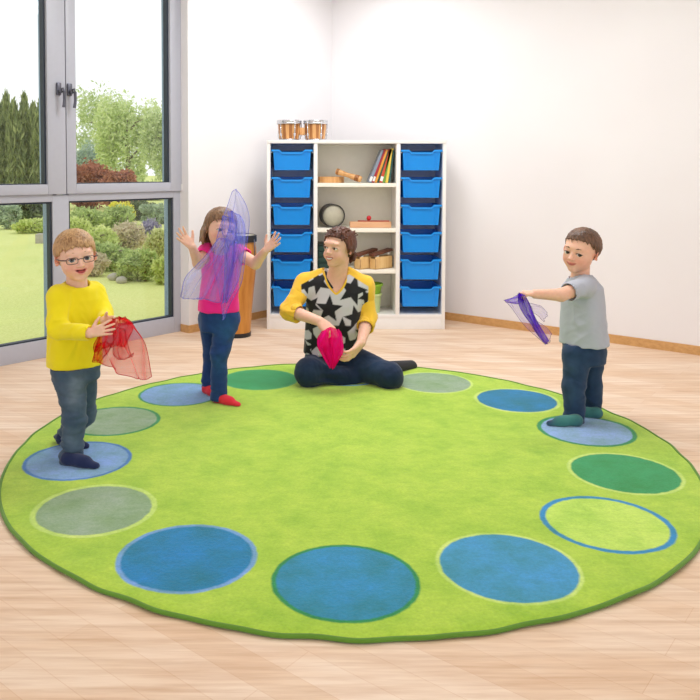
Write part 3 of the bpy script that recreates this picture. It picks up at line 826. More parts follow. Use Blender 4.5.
bm = bmesh.new(); lathe(bm, [(0, -.019)]+[(.019*math.cos(a), .019*math.sin(a)) for a in np.linspace(-1.4, 1.4, 12)]+[(0, .019)], 20, None, 0, (-.012, -.004, .0765)); obj('ball', bm, plain('red_paint', col(204, 34, 46), .25), xy)

# third shelf: two tone boxes and a dark green crate
zs = SHELF[2]+.001
for i, (x, lab) in enumerate(((.44, 'left wooden tone box with brown sound bar on the third shelf'), (.562, 'right wooden tone box with brown sound bar on the third shelf'))):
    t = thing('tone_box', lab, 'instrument', (x, 6.2, zs), math.radians(-50), 'tone boxes on the third shelf')
    bm = bmesh.new()
    for a in ((-.034, -.026, 0, .19, 0, .098), (.026, .034, 0, .19, 0, .098), (-.034, .034, 0, .008, 0, .085), (-.034, .034, .182, .19, 0, .098), (-.034, .034, 0, .19, 0, .008)): box(bm, *a, .0015)
    box(bm, -.026, .026, .006, .184, .074, .082); obj('resonator_box', bm, wood('pale_birch', col(238, 200, 140), col(222, 176, 110)), t, angle=40)
    bm = bmesh.new(); box(bm, -.03, .03, -.014, .206, .0, .022, .005, 0, Matrix.Translation((0, 0, .104)) @ Matrix.Rotation(math.radians(9), 4, 'X')); obj('sound_bar', bm, M['wood_dark'], t, angle=40)
    for y in (.035, .155): bm = bmesh.new(); tube(bm, [(-.026, y, .098+y*.12), (.026, y, .098+y*.12)], .009, 8); obj('bar_support', bm, M['white_panel'], t)
g = thing('crate', 'dark green ridged crate on the third shelf behind the woman', 'box', (.2, 6.24, zs))
bm = bmesh.new()
for i in range(4): box(bm, -.07, .07, 0, .2, i*.046, i*.046+.04, .006); box(bm, -.062, .062, .008, .192, i*.046+.038, i*.046+.048)
obj('body', bm, plain('dark_green_plastic', col(28, 60, 52), .5), g, angle=40)
bm = bmesh.new(); box(bm, -.073, .073, -.003, .203, .184, .198, .005); obj('lid', bm, plain('black_green_plastic', col(24, 42, 40), .5), g, angle=40)
# lowest shelf: two stacked tubs
for i, (c, z, r0, r1, h, lab) in enumerate(((col(196, 214, 150), .119, .088, .1, .15, 'pale green plastic tub on the cabinet floor under the darker one'), (col(134, 184, 44), .262, .09, .108, .085, 'leaf green plastic tub stacked on the paler tub'))):
    t = thing('plastic_tub', lab, 'tub', (.54, 6.29, z), 0, 'green tubs on the cabinet floor')
    bm = bmesh.new(); lathe(bm, [(0, 0), (r0, 0), (r1, h), (r1-.004, h), (r0-.004, .006), (0, .006)], 40); obj('tub_body', bm, plain('tub_green_%s' % ('leaf' if i else 'pale'), c, .4), t, angle=50)
    bm = bmesh.new(); lathe(bm, [(r1, h-.012), (r1+.006, h-.012), (r1+.006, h+.003), (r1-.004, h+.003)], 40); obj('rim', bm, plain('tub_rim_%s' % ('leaf' if i else 'pale'), tuple(x*1.08 for x in c), .4), t, angle=50)

# conga behind the girl
cg = thing('conga_drum', 'tall honey coloured wooden conga drum standing on the floor behind the girl', 'drum', (-.492, 5.93, 0))
bm = bmesh.new(); lathe(bm, [(.0, .03), (.098, .03), (.1, .02), (.112, .2), (.132, .4), (.148, .56), (.146, .66), (.134, .745), (0, .745)], 48); obj('shell', bm, M['wood_mid'], cg, angle=60)
bm = bmesh.new(); lathe(bm, [(0, 0), (.104, 0), (.106, .03), (.1, .032), (0, .032)], 40); obj('foot_ring', bm, M['black'], cg, angle=50)
bm = bmesh.new(); lathe(bm, [(.136, .72), (.149, .72), (.149, .768), (.138, .772), (.136, .72)], 48); obj('rim', bm, M['black'], cg, angle=50)
bm = bmesh.new(); lathe(bm, [(0, .762), (.138, .762), (.138, .767), (0, .767)], 40); obj('drum_skin', bm, M['skin_drum'], cg)
for k in range(6):
    a = -.5+k*PI/3; bm = bmesh.new(); q = .152
    tube(bm, [(q*math.cos(a), q*math.sin(a), .74), ((q+.006)*math.cos(a), (q+.006)*math.sin(a), .66), ((q+.004)*math.cos(a), (q+.004)*math.sin(a), .585)], .0045, 6)
    box(bm, q*math.cos(a)-.012, q*math.cos(a)+.012, q*math.sin(a)-.012, q*math.sin(a)+.012, .575, .605, .003); obj('tuning_lug', bm, M['chrome'] if k % 2 else M['handle'], cg)

# ------------------------------------------------------------------ people
M['skin'] = skin_mat(); M['cloth'] = fabric('jersey', attr=True, var=.06); M['denim'] = denim('denim'); M['knit'] = fabric('sock_knit', attr=True, weave=500, var=.12)
M['eye_white'] = plain('eye_white', col(236, 232, 228), .15, var=0, bump=0); M['pupil'] = plain('pupil', col(16, 14, 14), .08, var=0, bump=0)
M['lash'] = plain('dark_lash', col(62, 42, 34), .6)
M['tooth'] = plain('tooth', col(244, 240, 232), .2, var=.01, bump=0)

def sole(px, py, h): return fl(px, py, .0135)+A_((0, 0, h-.0135))

class Frame:
    def __init__(s, centre, H, yaw, pitch=0, roll=0, cz=.5):
        y, p, r = map(math.radians, (yaw, pitch, roll))
        f = A_((math.sin(y)*math.cos(p), -math.cos(y)*math.cos(p), math.sin(p)))
        lat = A_((math.cos(y), math.sin(y), 0)); up = np.cross(f, lat)
        s.lat = lat*math.cos(r)-up*math.sin(r); s.up = up*math.cos(r)+lat*math.sin(r); s.f = f
        s.H = H; s.R = np.array([s.lat, s.f, s.up]); s.O = A_(centre)-s.up*H*cz
    def __call__(s, x, y, z): return s.O+s.H*(x*s.lat+y*s.f+z*s.up)
    def loc(s, P): return (P-s.O)@s.R.T/s.H

CR_C, CR_R = (0, -.06, .62), (.375, .44, .385)
def head(S, F, neck, neck_r, adult=False, mouth='smile', ear=1.0):
    H = F.H; E = lambda c, r, k=.03, op='u': S.ell(F(*c), A_(r)*H, F.R, k*H, op)
    ez = .5 if adult else .465; jw = .27 if adult else .315
    E(CR_C, CR_R)
    E((0, .09, .40), (jw+.02, .325, .36), .05)
    E((0, .12, .22), (jw*.78, .27, .19), .06)
    E((0, .235, .075 if not adult else .06), (.115, .115, .085), .06)
    for s in (-1, 1):
        E((s*.155, .235, .30), (.125, .115, .12), .06)                       # cheeks
        E((s*.20, .03, .27), (.07, .12, .10), .07)           # jaw corner
        E((s*.15, .43, ez), (.105, .085, .058), .05, 's')                          # eye sockets
    E((0, .34 if adult else .318, ez+.12), (.24, .09, .07), .08)                                     # brow
    S.rc(F(0, .385, ez+.02), F(0, .455, ez-.115), .028*H, .045*H, .035*H)            # nose
    S.ell(F(0, .462, ez-.13), A_((.05, .05, .04))*H, F.R, .02*H)
    for s in (-1, 1): E((s*.052, .425, ez-.135), (.034, .04, .03), .015)
    er = .078 if adult else .082
    for s in (-1, 1):                                                             # lids round the eyeballs
        E((s*.152, .315, ez-.005), (er*1.12, er*1.08, er*1.0), .02)
        E((s*.152, .405, ez-.008), (.08, .075, .029 if adult else .033), .008, 's')
    mz = .215 if not adult else .215
    if mouth == 'open':
        for i in range(-3, 4):
            a = i/3; E((a*.095, .398-.035*a*a, mz+.034+.012*a*a), (.04, .03, .016), .012)
            E((a*.085, .392-.03*a*a, mz-.05+.05*a*a), (.04, .034, .02), .014)
        for i in range(-2, 3):
            a = i/2; E((a*.075, .43-.03*a*a, mz-.006+.028*a*a), (.036, .075, .036-.016*a*a), .008, 's')
    elif mouth == 'teeth':
        for i in range(-3, 4):
            a = i/3; E((a*.1, .395-.035*a*a, mz+.026+.022*a*a), (.045, .028, .016), .012)
            E((a*.085, .388-.03*a*a, mz-.04+.034*a*a), (.04, .03, .019), .012)
        for i in range(-2, 3):
            a = i/2; E((a*.085, .42-.03*a*a, mz-.004+.024*a*a), (.036, .05, .016), .006, 's')
    else:
        for i in range(-3, 4):
            a = i/3; E((a*.085, .396-.035*a*a, mz+.016+.018*a*a), (.038, .028, .014), .012)
            E((a*.07, .394-.03*a*a, mz-.024+.022*a*a), (.034, .03, .018), .012)
        S.chain([F(-.1, .395, mz+.022), F(-.05, .425, mz), F(0, .432, mz-.004), F(.05, .425, mz), F(.1, .395, mz+.022)], [.005*H, .007*H, .007*H, .007*H, .005*H], .006*H, 's')
    for s in (-1, 1):                                                             # ears
        c = F(s*.385, -.06, .455); lat = F.lat*s
        Re = np.array([nrm(F.lat*.8*s-F.f*.6*1), nrm(np.cross(F.up, nrm(F.lat*.8*s-F.f*.6))), F.up])
        S.ell(c, A_((.028, .08, .112))*H*ear, Re, .025*H)
        S.ell(F(s*.372, -.02, .385), A_((.02, .036, .036))*H*ear, Re, .02*H)
        S.ell(c+nrm(F.lat*s+F.f*.5)*.028*H, A_((.022, .048, .075))*H*ear, Re, .012*H, 's')
    S.rc(F(0, -.12, .2), neck, neck_r*1.02, neck_r*1.06, .06*H)

def skin_col(F, base, lip, mouth='smile', adult=False, blush=.5, nails=()):
    base, lip = A_(base), A_(lip); rosy = A_(col(226, 132, 116)); dark = A_(col(128, 52, 52)); tongue = A_(col(206, 104, 104))
    ez = .5 if adult else .465; mz = .215
    def fn(P):
        q = F.loc(P); c = np.repeat(base[None], len(P), 0)
        front = np.clip((q[:, 1]-.05)/.15, 0, 1)*(np.abs(q[:, 2]-.5) < .8)
        def g(cx, cz, sx, sz): return np.exp(-((q[:, 0]-cx)/sx)**2-((q[:, 2]-cz)/sz)**2)*front
        def mixc(c, w, t): return c*(1-w[:, None])+t*w[:, None]
        for s in (-1, 1): c = mixc(c, blush*.75*g(s*.19, .29, .11, .10), rosy)
        c = mixc(c, .2*g(0, ez-.13, .05, .03), rosy)
        ear = ((np.abs(q[:, 0]) > .36) & (np.abs(q[:, 2]-.42) < .18) & (np.abs(q[:, 1]+.05) < .16))*.45
        c = mixc(c, ear, rosy)
        if mouth == 'open':
            z0 = q[:, 2]-mz-.034*np.minimum((q[:, 0]/.1)**2, 1.6)
            e = ((q[:, 0]/.128)**2+((z0+.006)/.066)**2); w = np.clip((1.1-e)*3, 0, 1)*front; c = mixc(c, w*.6, lip)
            e = ((q[:, 0]/.095)**2+((z0+.006)/.04)**2); ins = np.clip((1.1-e)*3, 0, 1)*front*np.clip((.42-q[:, 1])/.02, 0, 1); c = mixc(c, ins*.9, dark)
            e = ((q[:, 0]/.07)**2+((z0+.022)/.026)**2); c = mixc(c, np.clip((1.1-e)*3, 0, 1)*ins, tongue)
        else:
            cz = mz-.006+.02*(q[:, 0]/.1)**2*1.1
            hh = (.042 if mouth == 'smile' else .058)*np.clip(1-(np.abs(q[:, 0])/.125)**2.2, 0, 1)**.6+1e-4
            w = np.clip((1.08-np.abs(q[:, 2]-cz)/hh)*4, 0, 1)*(np.abs(q[:, 0]) < .125)*front; c = mixc(c, w*.85, lip)
            w = np.clip((1.1-np.abs(q[:, 2]-cz)/.010)*2, 0, 1)*(np.abs(q[:, 0]) < .1)*front; c = mixc(c, w*(.65 if mouth == 'smile' else .35), dark)
        for t in nails:
            d = np.linalg.norm(P-t, axis=1); c = mixc(c, .35*np.clip(1-d/.006, 0, 1), A_(col(244, 206, 196)))
        return c
    return fn

def eyes(F, parent, iris, adult=False, gaze=(0, 1, 0), squint=0.):
    ez = (.5 if adult else .465); er = .078 if adult else .082
    im = plain('iris_%d' % int(iris[2]*1e4), iris, .1, var=.15, nscale=400, bump=0)
    g = nrm(F.R.T @ nrm(gaze)); 
    for s in (-1, 1):
        c = F(s*.152, .315, ez-.005); r = er*F.H
        bm = bmesh.new(); m = axis_matrix(c, c+g*.01)
        pts = [(0, r*1.02)]+[(r*math.sin(a), r*math.cos(a)) for a in np.radians([5, 11, 14, 22, 30, 34, 50, 70, 90, 115, 140, 165])]+[(0, -r)]
        lathe(bm, pts, 24, m)
        for f in bm.faces:
            d = nrm(A_(f.calc_center_median())-c); a = math.degrees(math.acos(max(-1, min(1, d@g))))
            f.material_index = 2 if a < 14.2 else (1 if a < 34 else 0)
        relbm('eye', bm, [M['eye_white'], im, M['pupil']], parent)

def brows(F, parent, mat, adult=False, thick=.014, lift=0.):
    ez = .5 if adult else .465
    for s in (-1, 1):
        S = SDF(); pts = [F(s*x, y, ez+z+lift) for x, y, z in ((.07, .412, .108), (.12, .405, .124), (.18, .37, .122), (.235, .315, .095))]
        S.chain(pts, [thick*F.H*.5, thick*F.H*.8, thick*F.H*.7, thick*F.H*.4], .004)
        put('eyebrow', S.mesh(.002, pad=.006), mat, parent)
        bm = bmesh.new(); tube(bm, [F(s*(.152+dx), y, ez-.008+dz) for dx, y, dz in ((-.084, .372, .0), (-.05, .398, .022), (0, .408, .031), (.05, .388, .023), (.088, .345, .002))], [.0008, .0016, .0019, .0016, .0008], 6)
        relbm('eyelashes', bm, M['lash'], parent)

def hair(F, parent, mat, hlx, hlz, n=110, rad=(.05, .014), overhang=(.0, .08), thick=1.09, swirl=.3, side=0., seed=1, fringe=None, extra=None, vol=(1, 1, 1), res=.0026, lift=.03, maxth=2.5):
    S = SDF(); H = F.H; rng = np.random.default_rng(seed)
    cr = A_(CR_R)*thick*A_(vol); cc = A_(CR_C)
    hl = lambda y: np.interp(y, hlx, hlz)
    def fn(x, y, z):
        dx, dy, dz = x-F.O[0], y-F.O[1], z-F.O[2]
        q = [(dx*F.R[i, 0]+dy*F.R[i, 1]+dz*F.R[i, 2])/H for i in range(3)]
        l = [(q[i]-cc[i])/cr[i] for i in range(3)]
        k0 = np.sqrt(l[0]**2+l[1]**2+l[2]**2); k1 = np.sqrt(sum((l[i]/cr[i])**2 for i in range(3)))+1e-9
        return np.maximum(k0*(k0-1)/k1, (hl(q[1])-q[2])*.8)*H
    S.add(fn, F(*cc)-H*.6, F(*cc)+H*.6, .01*H, 'u')
    for i in range(n):
        ph0 = 2*PI*(i+rng.uniform(-.4, .4))/n; pts = []; rr = []
        oh = rng.uniform(*overhang); th = rng.uniform(.1, .5); ths = []
        while th < maxth:
            ph = ph0+swirl*(th-.3)+side*math.cos(ph0)*(th)*.3
            d = A_((math.sin(th)*math.sin(ph), math.sin(th)*math.cos(ph), math.cos(th)))
            d = A_((d[0], d[1]*math.cos(.35)-d[2]*math.sin(.35), d[1]*math.sin(.35)+d[2]*math.cos(.35)))     # whorl sits behind the top
            p = cc+cr*d*(1+lift*rng.uniform(.0, 1)*min(1, th))
            if p[2] < hl(p[1])-oh: break
            pts.append(F(*p)); th += .26
        if len(pts) < 2: continue
        m = len(pts); S.chain(pts, [H*(rad[0]+(rad[1]-rad[0])*(j/(m-1))**1.5) for j in range(m)], .012*H)
    for pts, r in (extra or []): S.chain([F(*p) for p in pts], [H*x for x in r], .02*H)
    return put('hair', S.mesh(res, pad=.01), mat, parent, disp=lambda P: .0016*wav(F.loc(P), 42, seed, (1, 1, .25))+.0006*wav(F.loc(P), 110, seed+9, (1, 1, .3)))

def hand(S, W, d, n, side, L, curl=(.3, .3, .2), spread=.18, thumb=(.6, .7, .3), rf=.052, curls=None, tips=None):
    """palm and five fingers; d along the hand, n out of the palm, thumb on the +l side"""
    W = A_(W); d = nrm(d); n = A_(n); n = nrm(n-d*(n@d)); l = np.cross(d, n)*side
    offs = (.165, .055, -.055, -.155); lens = (.44, .49, .455, .36); base = (.47, .5, .48, .43)
    S.rc(W-d*.06*L, W+d*.12*L, .15*L, .15*L, .02*L, sq=(n, .72))
    for i in range(4):
        K = W+d*base[i]*L+l*offs[i]*L
        S.rc(W+d*.12*L+l*offs[i]*.55*L, K, .1*L, .066*L, .05*L)
        dir0 = nrm(d+l*offs[i]*spread*6); c = curl if curls is None else curls[i]
        p = K; ang = 0; r0 = rf*L
        segs = (.46, .3, .24)
        pts = [p-dir0*.05*L]; 
        for j in range(3):
            ang += c[j]; dd = nrm(dir0*math.cos(ang)+n*math.sin(ang)); p = p+dd*lens[i]*L*segs[j]; pts.append(p)
        S.chain(pts, [r0*1.08, r0, r0*.93, r0*.78], .012*L)
        if tips is not None: tips.append(p-n*0)
    B = W+d*.13*L+l*.13*L; t = nrm(d*thumb[0]+l*thumb[1]+n*thumb[2]); t2 = nrm(t+d*.45+n*.1)
    S.rc(W+d*.1*L, B+t*.12*L, .1*L, .085*L, .05*L)
    S.chain([B+t*.1*L, B+t*.27*L, B+t*.27*L+t2*.2*L], [.08*L, .064*L, .05*L], .012*L)
    if tips is not None: tips.append(B+t*.27*L+t2*.2*L)

def foot(S, heel, toe, ankle, r, ra, k=.012):
    heel, toe, ankle = A_(heel)-A_((0, 0, .008)), A_(toe)-A_((0, 0, .008)), A_(ankle)
    pl = [((0, 0, .0135), (0, 0, -1))]; f = nrm((toe-heel)*A_((1, 1, 0))); ln = np.linalg.norm(toe-heel)
    S.rc(heel, heel+(toe-heel)*.6, r*1.02, r*.95, k, planes=pl, sq=None)
    S.rc(heel+(toe-heel)*.5-A_((0, 0, .004)), toe-f*r*.5-A_((0, 0, .010)), r*.92, r*.72, k, planes=pl, sq=((0, 0, 1), .8))
    S.rc(ankle, heel+f*r*.35, ra, r, k, planes=pl); S.rc(ankle, heel+(toe-heel)*.45, ra*.9, r*.7, k*1.5, planes=pl)

def flat(c): 
    c = A_(c); return lambda P: np.repeat(c[None], len(P), 0)
def blend(base, spots):
    """base colour with soft worn patches: (centre, radius, colour, weight)"""
    base = A_(base)
    def fn(P):
        c = np.repeat(base[None], len(P), 0)
        for ctr, r, cc, w in spots:
            k = (w*np.exp(-(np.linalg.norm((P-A_(ctr)), axis=1)/r)**2))[:, None]; c = c*(1-k)+A_(cc)*k
        return c
    return fn
def folds(amp, freq, seed, stretch=(1, 1, 1), near=None):
    def fn(P):
        a = amp*(.75*wav(P, freq, seed, stretch)+.9*(.45-np.abs(wav(P, freq*1.25, seed+50, stretch))*1.6)+.2*wav(P, freq*3, seed+80, stretch))
        if near is not None:
            k = np.full(len(P), near[0])
            for c, r, w in near[1]: k = k+w*np.exp(-(np.linalg.norm(P-A_(c), axis=1)/r)**2)
            a = a*k
        return a
    return fn

def cloth(name, label, panels, mat, hem_mat, amp=.01, seed=1, hem=.0014, nu=44, nv=40, nf=5, group=None):
    """light scarf: panels of (control rows (px, py, depth), ripple, how tightly it is gathered) swept into rippled sheets; all panels are one cloth"""
    allV, allF, off, hems, den = [], [], 0, [], []
    rng = np.random.default_rng(seed)
    for rows, a, dn in panels:
        R_ = np.array([catmull([at(*p) for p in row], nu) for row in rows])           # rows x nu x 3
        G = np.array([catmull(R_[:, j], nv) for j in range(nu)]).transpose(1, 0, 2)      # nv x nu x 3
        u = np.linspace(0, 1, nu)[None, :]; v = np.linspace(0, 1, nv)[:, None]
        f1, f2, f3 = rng.uniform(0, 6, 3)
        rip = np.sin(u*2*PI*nf*.5+f1+2.2*np.sin(v*3+f2))*(.5+.5*np.sin(v*2.6+.3))+.5*np.sin(u*2*PI*nf+v*4+f2)+.35*np.sin(v*9+u*5+f1)
        wid = np.linalg.norm(G[:, -1]-G[:, 0], axis=-1)[:, None, None]
        fold = np.sin(u*2*PI*nf*.62+f3+1.6*np.sin(v*4+f1))[..., None]*.05*(G[:, -1:]-G[:, :1])
        G = G+fold*np.minimum(1, np.sin(np.clip(u, 0, 1)*PI)*1.6)[..., None]
        G[:, :, 1] += a*rip; G[:, :, 2] += a*.12*np.sin(v*11+u*6); G[:, :, 0] += a*.12*np.sin(v*8+u*9+f2)
        I = np.arange(nv*nu).reshape(nv, nu)+off
        allF += [(I[i, j], I[i, j+1], I[i+1, j+1], I[i+1, j]) for i in range(nv-1) for j in range(nu-1)]
        pleat = .5+.5*np.sin(u*2*PI*nf*.9+f2+2.4*np.sin(v*3.1+f3)); pleat = pleat**3
        den.append(np.clip(dn+.38*dn*pleat-.1*dn, 0, .97).ravel())
        allV.append(G.reshape(-1, 3)); off += nv*nu
        hems.append(np.vstack([G[0, :], G[1:, -1], G[-1, -2::-1], G[-2:0:-1, 0]]))
    V = np.vstack(allV); c = A_((V[:, 0].mean(), V[:, 1].mean(), V[:, 2].min()))
    t = thing(name, label, 'scarf', c, 0, group)
    o = obj('sheet', (V-c, allF), mat, t)
    at_ = o.data.attributes.new('gather', 'FLOAT', 'POINT'); at_.data.foreach_set('value', np.concatenate(den).astype(np.float32))
    for h in hems:
        bm = bmesh.new(); tube(bm, h-c, hem, 5, True); obj('hem', bm, hem_mat, t)
    return t

# ---- boy in yellow
def boy_yellow():
    root = thing('person', 'child with glasses in a yellow shirt holding a red scarf by the window', 'person', fl(74, 458, .013))
    F = Frame(at(75.8, 256.0, 3.40), .212, 27, 2, -6)
    neck = at(77, 287, 3.43); S = SDF()
    head(S, F, neck, .043, mouth='open', ear=1.05)
    z1 = F.O
    S.loft([(at(75, 360, 3.42), .085, .06), (at(75, 340, 3.43), .095, .07), (at(76, 300, 3.43), .1, .065), (at(77, 289, 3.43), .06, .045)], (.77, .64, 0))
    sh, el, wr = at(59, 297, 3.36), at(57.5, 330, 3.30), at(91, 333, 3.225)
    S.chain([sh, el, wr], [.034, .029, .021])
    sh2, el2, wr2 = at(94, 293, 3.50), at(104, 314, 3.45), at(105, 321, 3.335)
    S.chain([sh2, el2, wr2], [.034, .029, .021])
    tips = []
    hand(S, wr, at(113, 327, 3.205)-wr, (.05, 1, -.1), 1, .112, spread=.26, thumb=(.5, .8, .3), tips=tips, curls=((.05, .2, .15), (.05, .2, .15), (.1, .25, .2), (.15, .3, .2)), rf=.05)
    hand(S, wr2, at(122, 321, 3.275)-wr2, (-.2, -1, -.25), -1, .11, curl=(.25, .35, .3), tips=tips)
    hip, kn, an = at(69, 368, 3.385), at(75, 418, 3.335), at(70.5, 459, 3.335)
    hip2, kn2, an2 = at(83, 368, 3.46), at(84, 414, 3.48), at(66, 436, 3.575)
    S.chain([hip, kn, an], [.046, .034, .024]); S.chain([hip2, kn2, an2], [.046, .034, .024])
    h1, t1 = sole(67, 463.5, .044), sole(98, 468, .038); h2, t2 = sole(62, 443, .044), sole(87.5, 448, .038)
    foot(S, h1, t1, an, .024, .024); foot(S, h2, t2, an2, .024, .024)
    zones = [(F.O-.14+A_((0, 0, .1)), F.O+A_((.14, .14, .24)), .0027), (wr-.03-A_((0, .04, .04)), wr+A_((.14, .05, .09)), .003)]
    sk = col(240, 198, 174)
    put('body', S.mesh(.008, zones), M['skin'], root, skin_col(F, sk, col(222, 132, 126), 'open', blush=.6))
    eyes(F, root, col(96, 104, 112), gaze=(-.12, 1, .0))
    hm = hair_mat('sandy_brown_hair', col(128, 90, 56), col(218, 176, 126))
    hair(F, root, hm, [-.5, -.2, -.05, .04, .12, .22, .4], [.14, .2, .52, .54, .56, .68, .72], n=190, rad=(.034, .008), overhang=(.0, .11), thick=1.06, swirl=.25, seed=3, lift=.035)
    brows(F, root, hm, thick=.010, lift=.015)
    # glasses
    g = bpy.data.objects.new('glasses', None); link(g, root); gm = plain('dark_glasses_metal', col(52, 52, 62), .3, .5)
    gz = .462
    for s in (-1, 1):
        bm = bmesh.new(); pts = []
        for i in range(24):
            a = 2*PI*i/24; ca, sa = math.cos(a), math.sin(a); x = .108*np.sign(ca)*abs(ca)**.55; z = .062*np.sign(sa)*abs(sa)**.55
            X = s*.165+x; pts.append(F(X, .485-.55*max(0, abs(X)-.06)**1.6, gz-.012+z))
        tube(bm, pts, .0014, 6, True)
        rim = relbm('rim', bm, gm, root); rim.parent = g
        bm = bmesh.new(); tube(bm, [F(s*.272, .43, gz+.012), F(s*.36, .35, gz+.02), F(s*.40, .1, gz+.03), F(s*.405, -.03, gz+.04)], [.0026, .0026, .002, .0016], 6); a = relbm('temple', bm, gm, root); a.parent = g
    bm = bmesh.new(); tube(bm, [F(-.06, .485, gz+.006), F(0, .495, gz+.018), F(.06, .485, gz+.006)], .0019, 6); a = relbm('bridge', bm, gm, root); a.parent = g
    # long-sleeved shirt
    T = SDF(); lat = (.77, .64, 0); hz = at(75, 365.5, 3.43)
    T.loft([(at(75, 368, 3.43), .122, .092), (at(75, 342, 3.43), .117, .09), (at(75, 315, 3.43), .113, .085), (at(76.5, 298, 3.43), .112, .076), (at(77, 288, 3.43), .082, .056)], lat, .02)
    T.rc(sh, sh2, .047, .046, .03)
    T.rc(at(77, 290, 3.43), at(77, 284, 3.43), .07, .055, .03)
    d1 = nrm(wr-el); d2 = nrm(wr2-el2)
    T.chain([sh, el, wr], [.051, .041, .031], .02, planes=[(wr-d1*.006, d1)]); T.chain([sh2, el2, wr2], [.05, .039, .03], .02, planes=[(wr2-d2*.006, d2)])
    cutz(T, hz[2])
    T.rc(neck-A_((0, 0, .03)), F(0, -.1, .2), .053, .053, .006, 's')
    T.rc(wr-d1*.004, wr+d1*.05, .025, .025, .003, 's')
    put('shirt', T.mesh(.0055), M['cloth'], root, flat(col(246, 228, 24)), folds(.007, 24, 5, (1, 1, .8), (.45, [(el, .09, 1.1), (at(95, 325, 3.4), .08, .6), (at(75, 350, 3.4), .08, .4)])))
    J = SDF()
    J.loft([(at(76, 380, 3.42), .10, .085), (at(75, 355, 3.42), .108, .082)], lat, .03)
    dn = nrm(an-kn); dn2 = nrm(an2-kn2)
    J.chain([hip, kn, an+dn*.04], [.074, .050, .049], .022, planes=[(an+dn*.026, nrm(dn+A_((-.35, 0, -.1))))]); J.chain([hip2, kn2, an2+dn2*.04], [.07, .05, .047], .022, planes=[(an2+dn2*.026, dn2)]); cutz(J, hz[2]+.003, True)
    J.rc(an, an+dn*.05, .037, .039, .003, 's')
    put('jeans', J.mesh(.0055), M['denim'], root, blend(col(62, 82, 104), [(at(74, 398, 3.26), .05, col(142, 156, 168), .75), (at(78, 383, 3.3), .04, col(124, 142, 156), .6), (at(72, 440, 3.28), .045, col(112, 130, 146), .55), (kn2, .05, col(116, 132, 146), .5)]),
        folds(.008, 32, 8, (.5, .5, 1.5), (.4, [(an-A_((0, 0, -.03)), .07, 1.2), (kn, .06, .6), (an2, .07, 1.2), (hip, .06, .4)])))
    for h, t, a in ((h1, t1, an), (h2, t2, an2)):
        K = SDF(); foot(K, h, t, a, .028, .026); put('sock', K.mesh(.004), M['knit'], root, flat(col(26, 38, 78)))
def cutz(S, z, up=False):
    fn = (lambda x, y, zz: (zz-z)+0*x+0*y) if not up else (lambda x, y, zz: (z-zz)+0*x+0*y)
    S.p.append((fn, A_((-99,)*3), A_((99,)*3), .004, 's'))

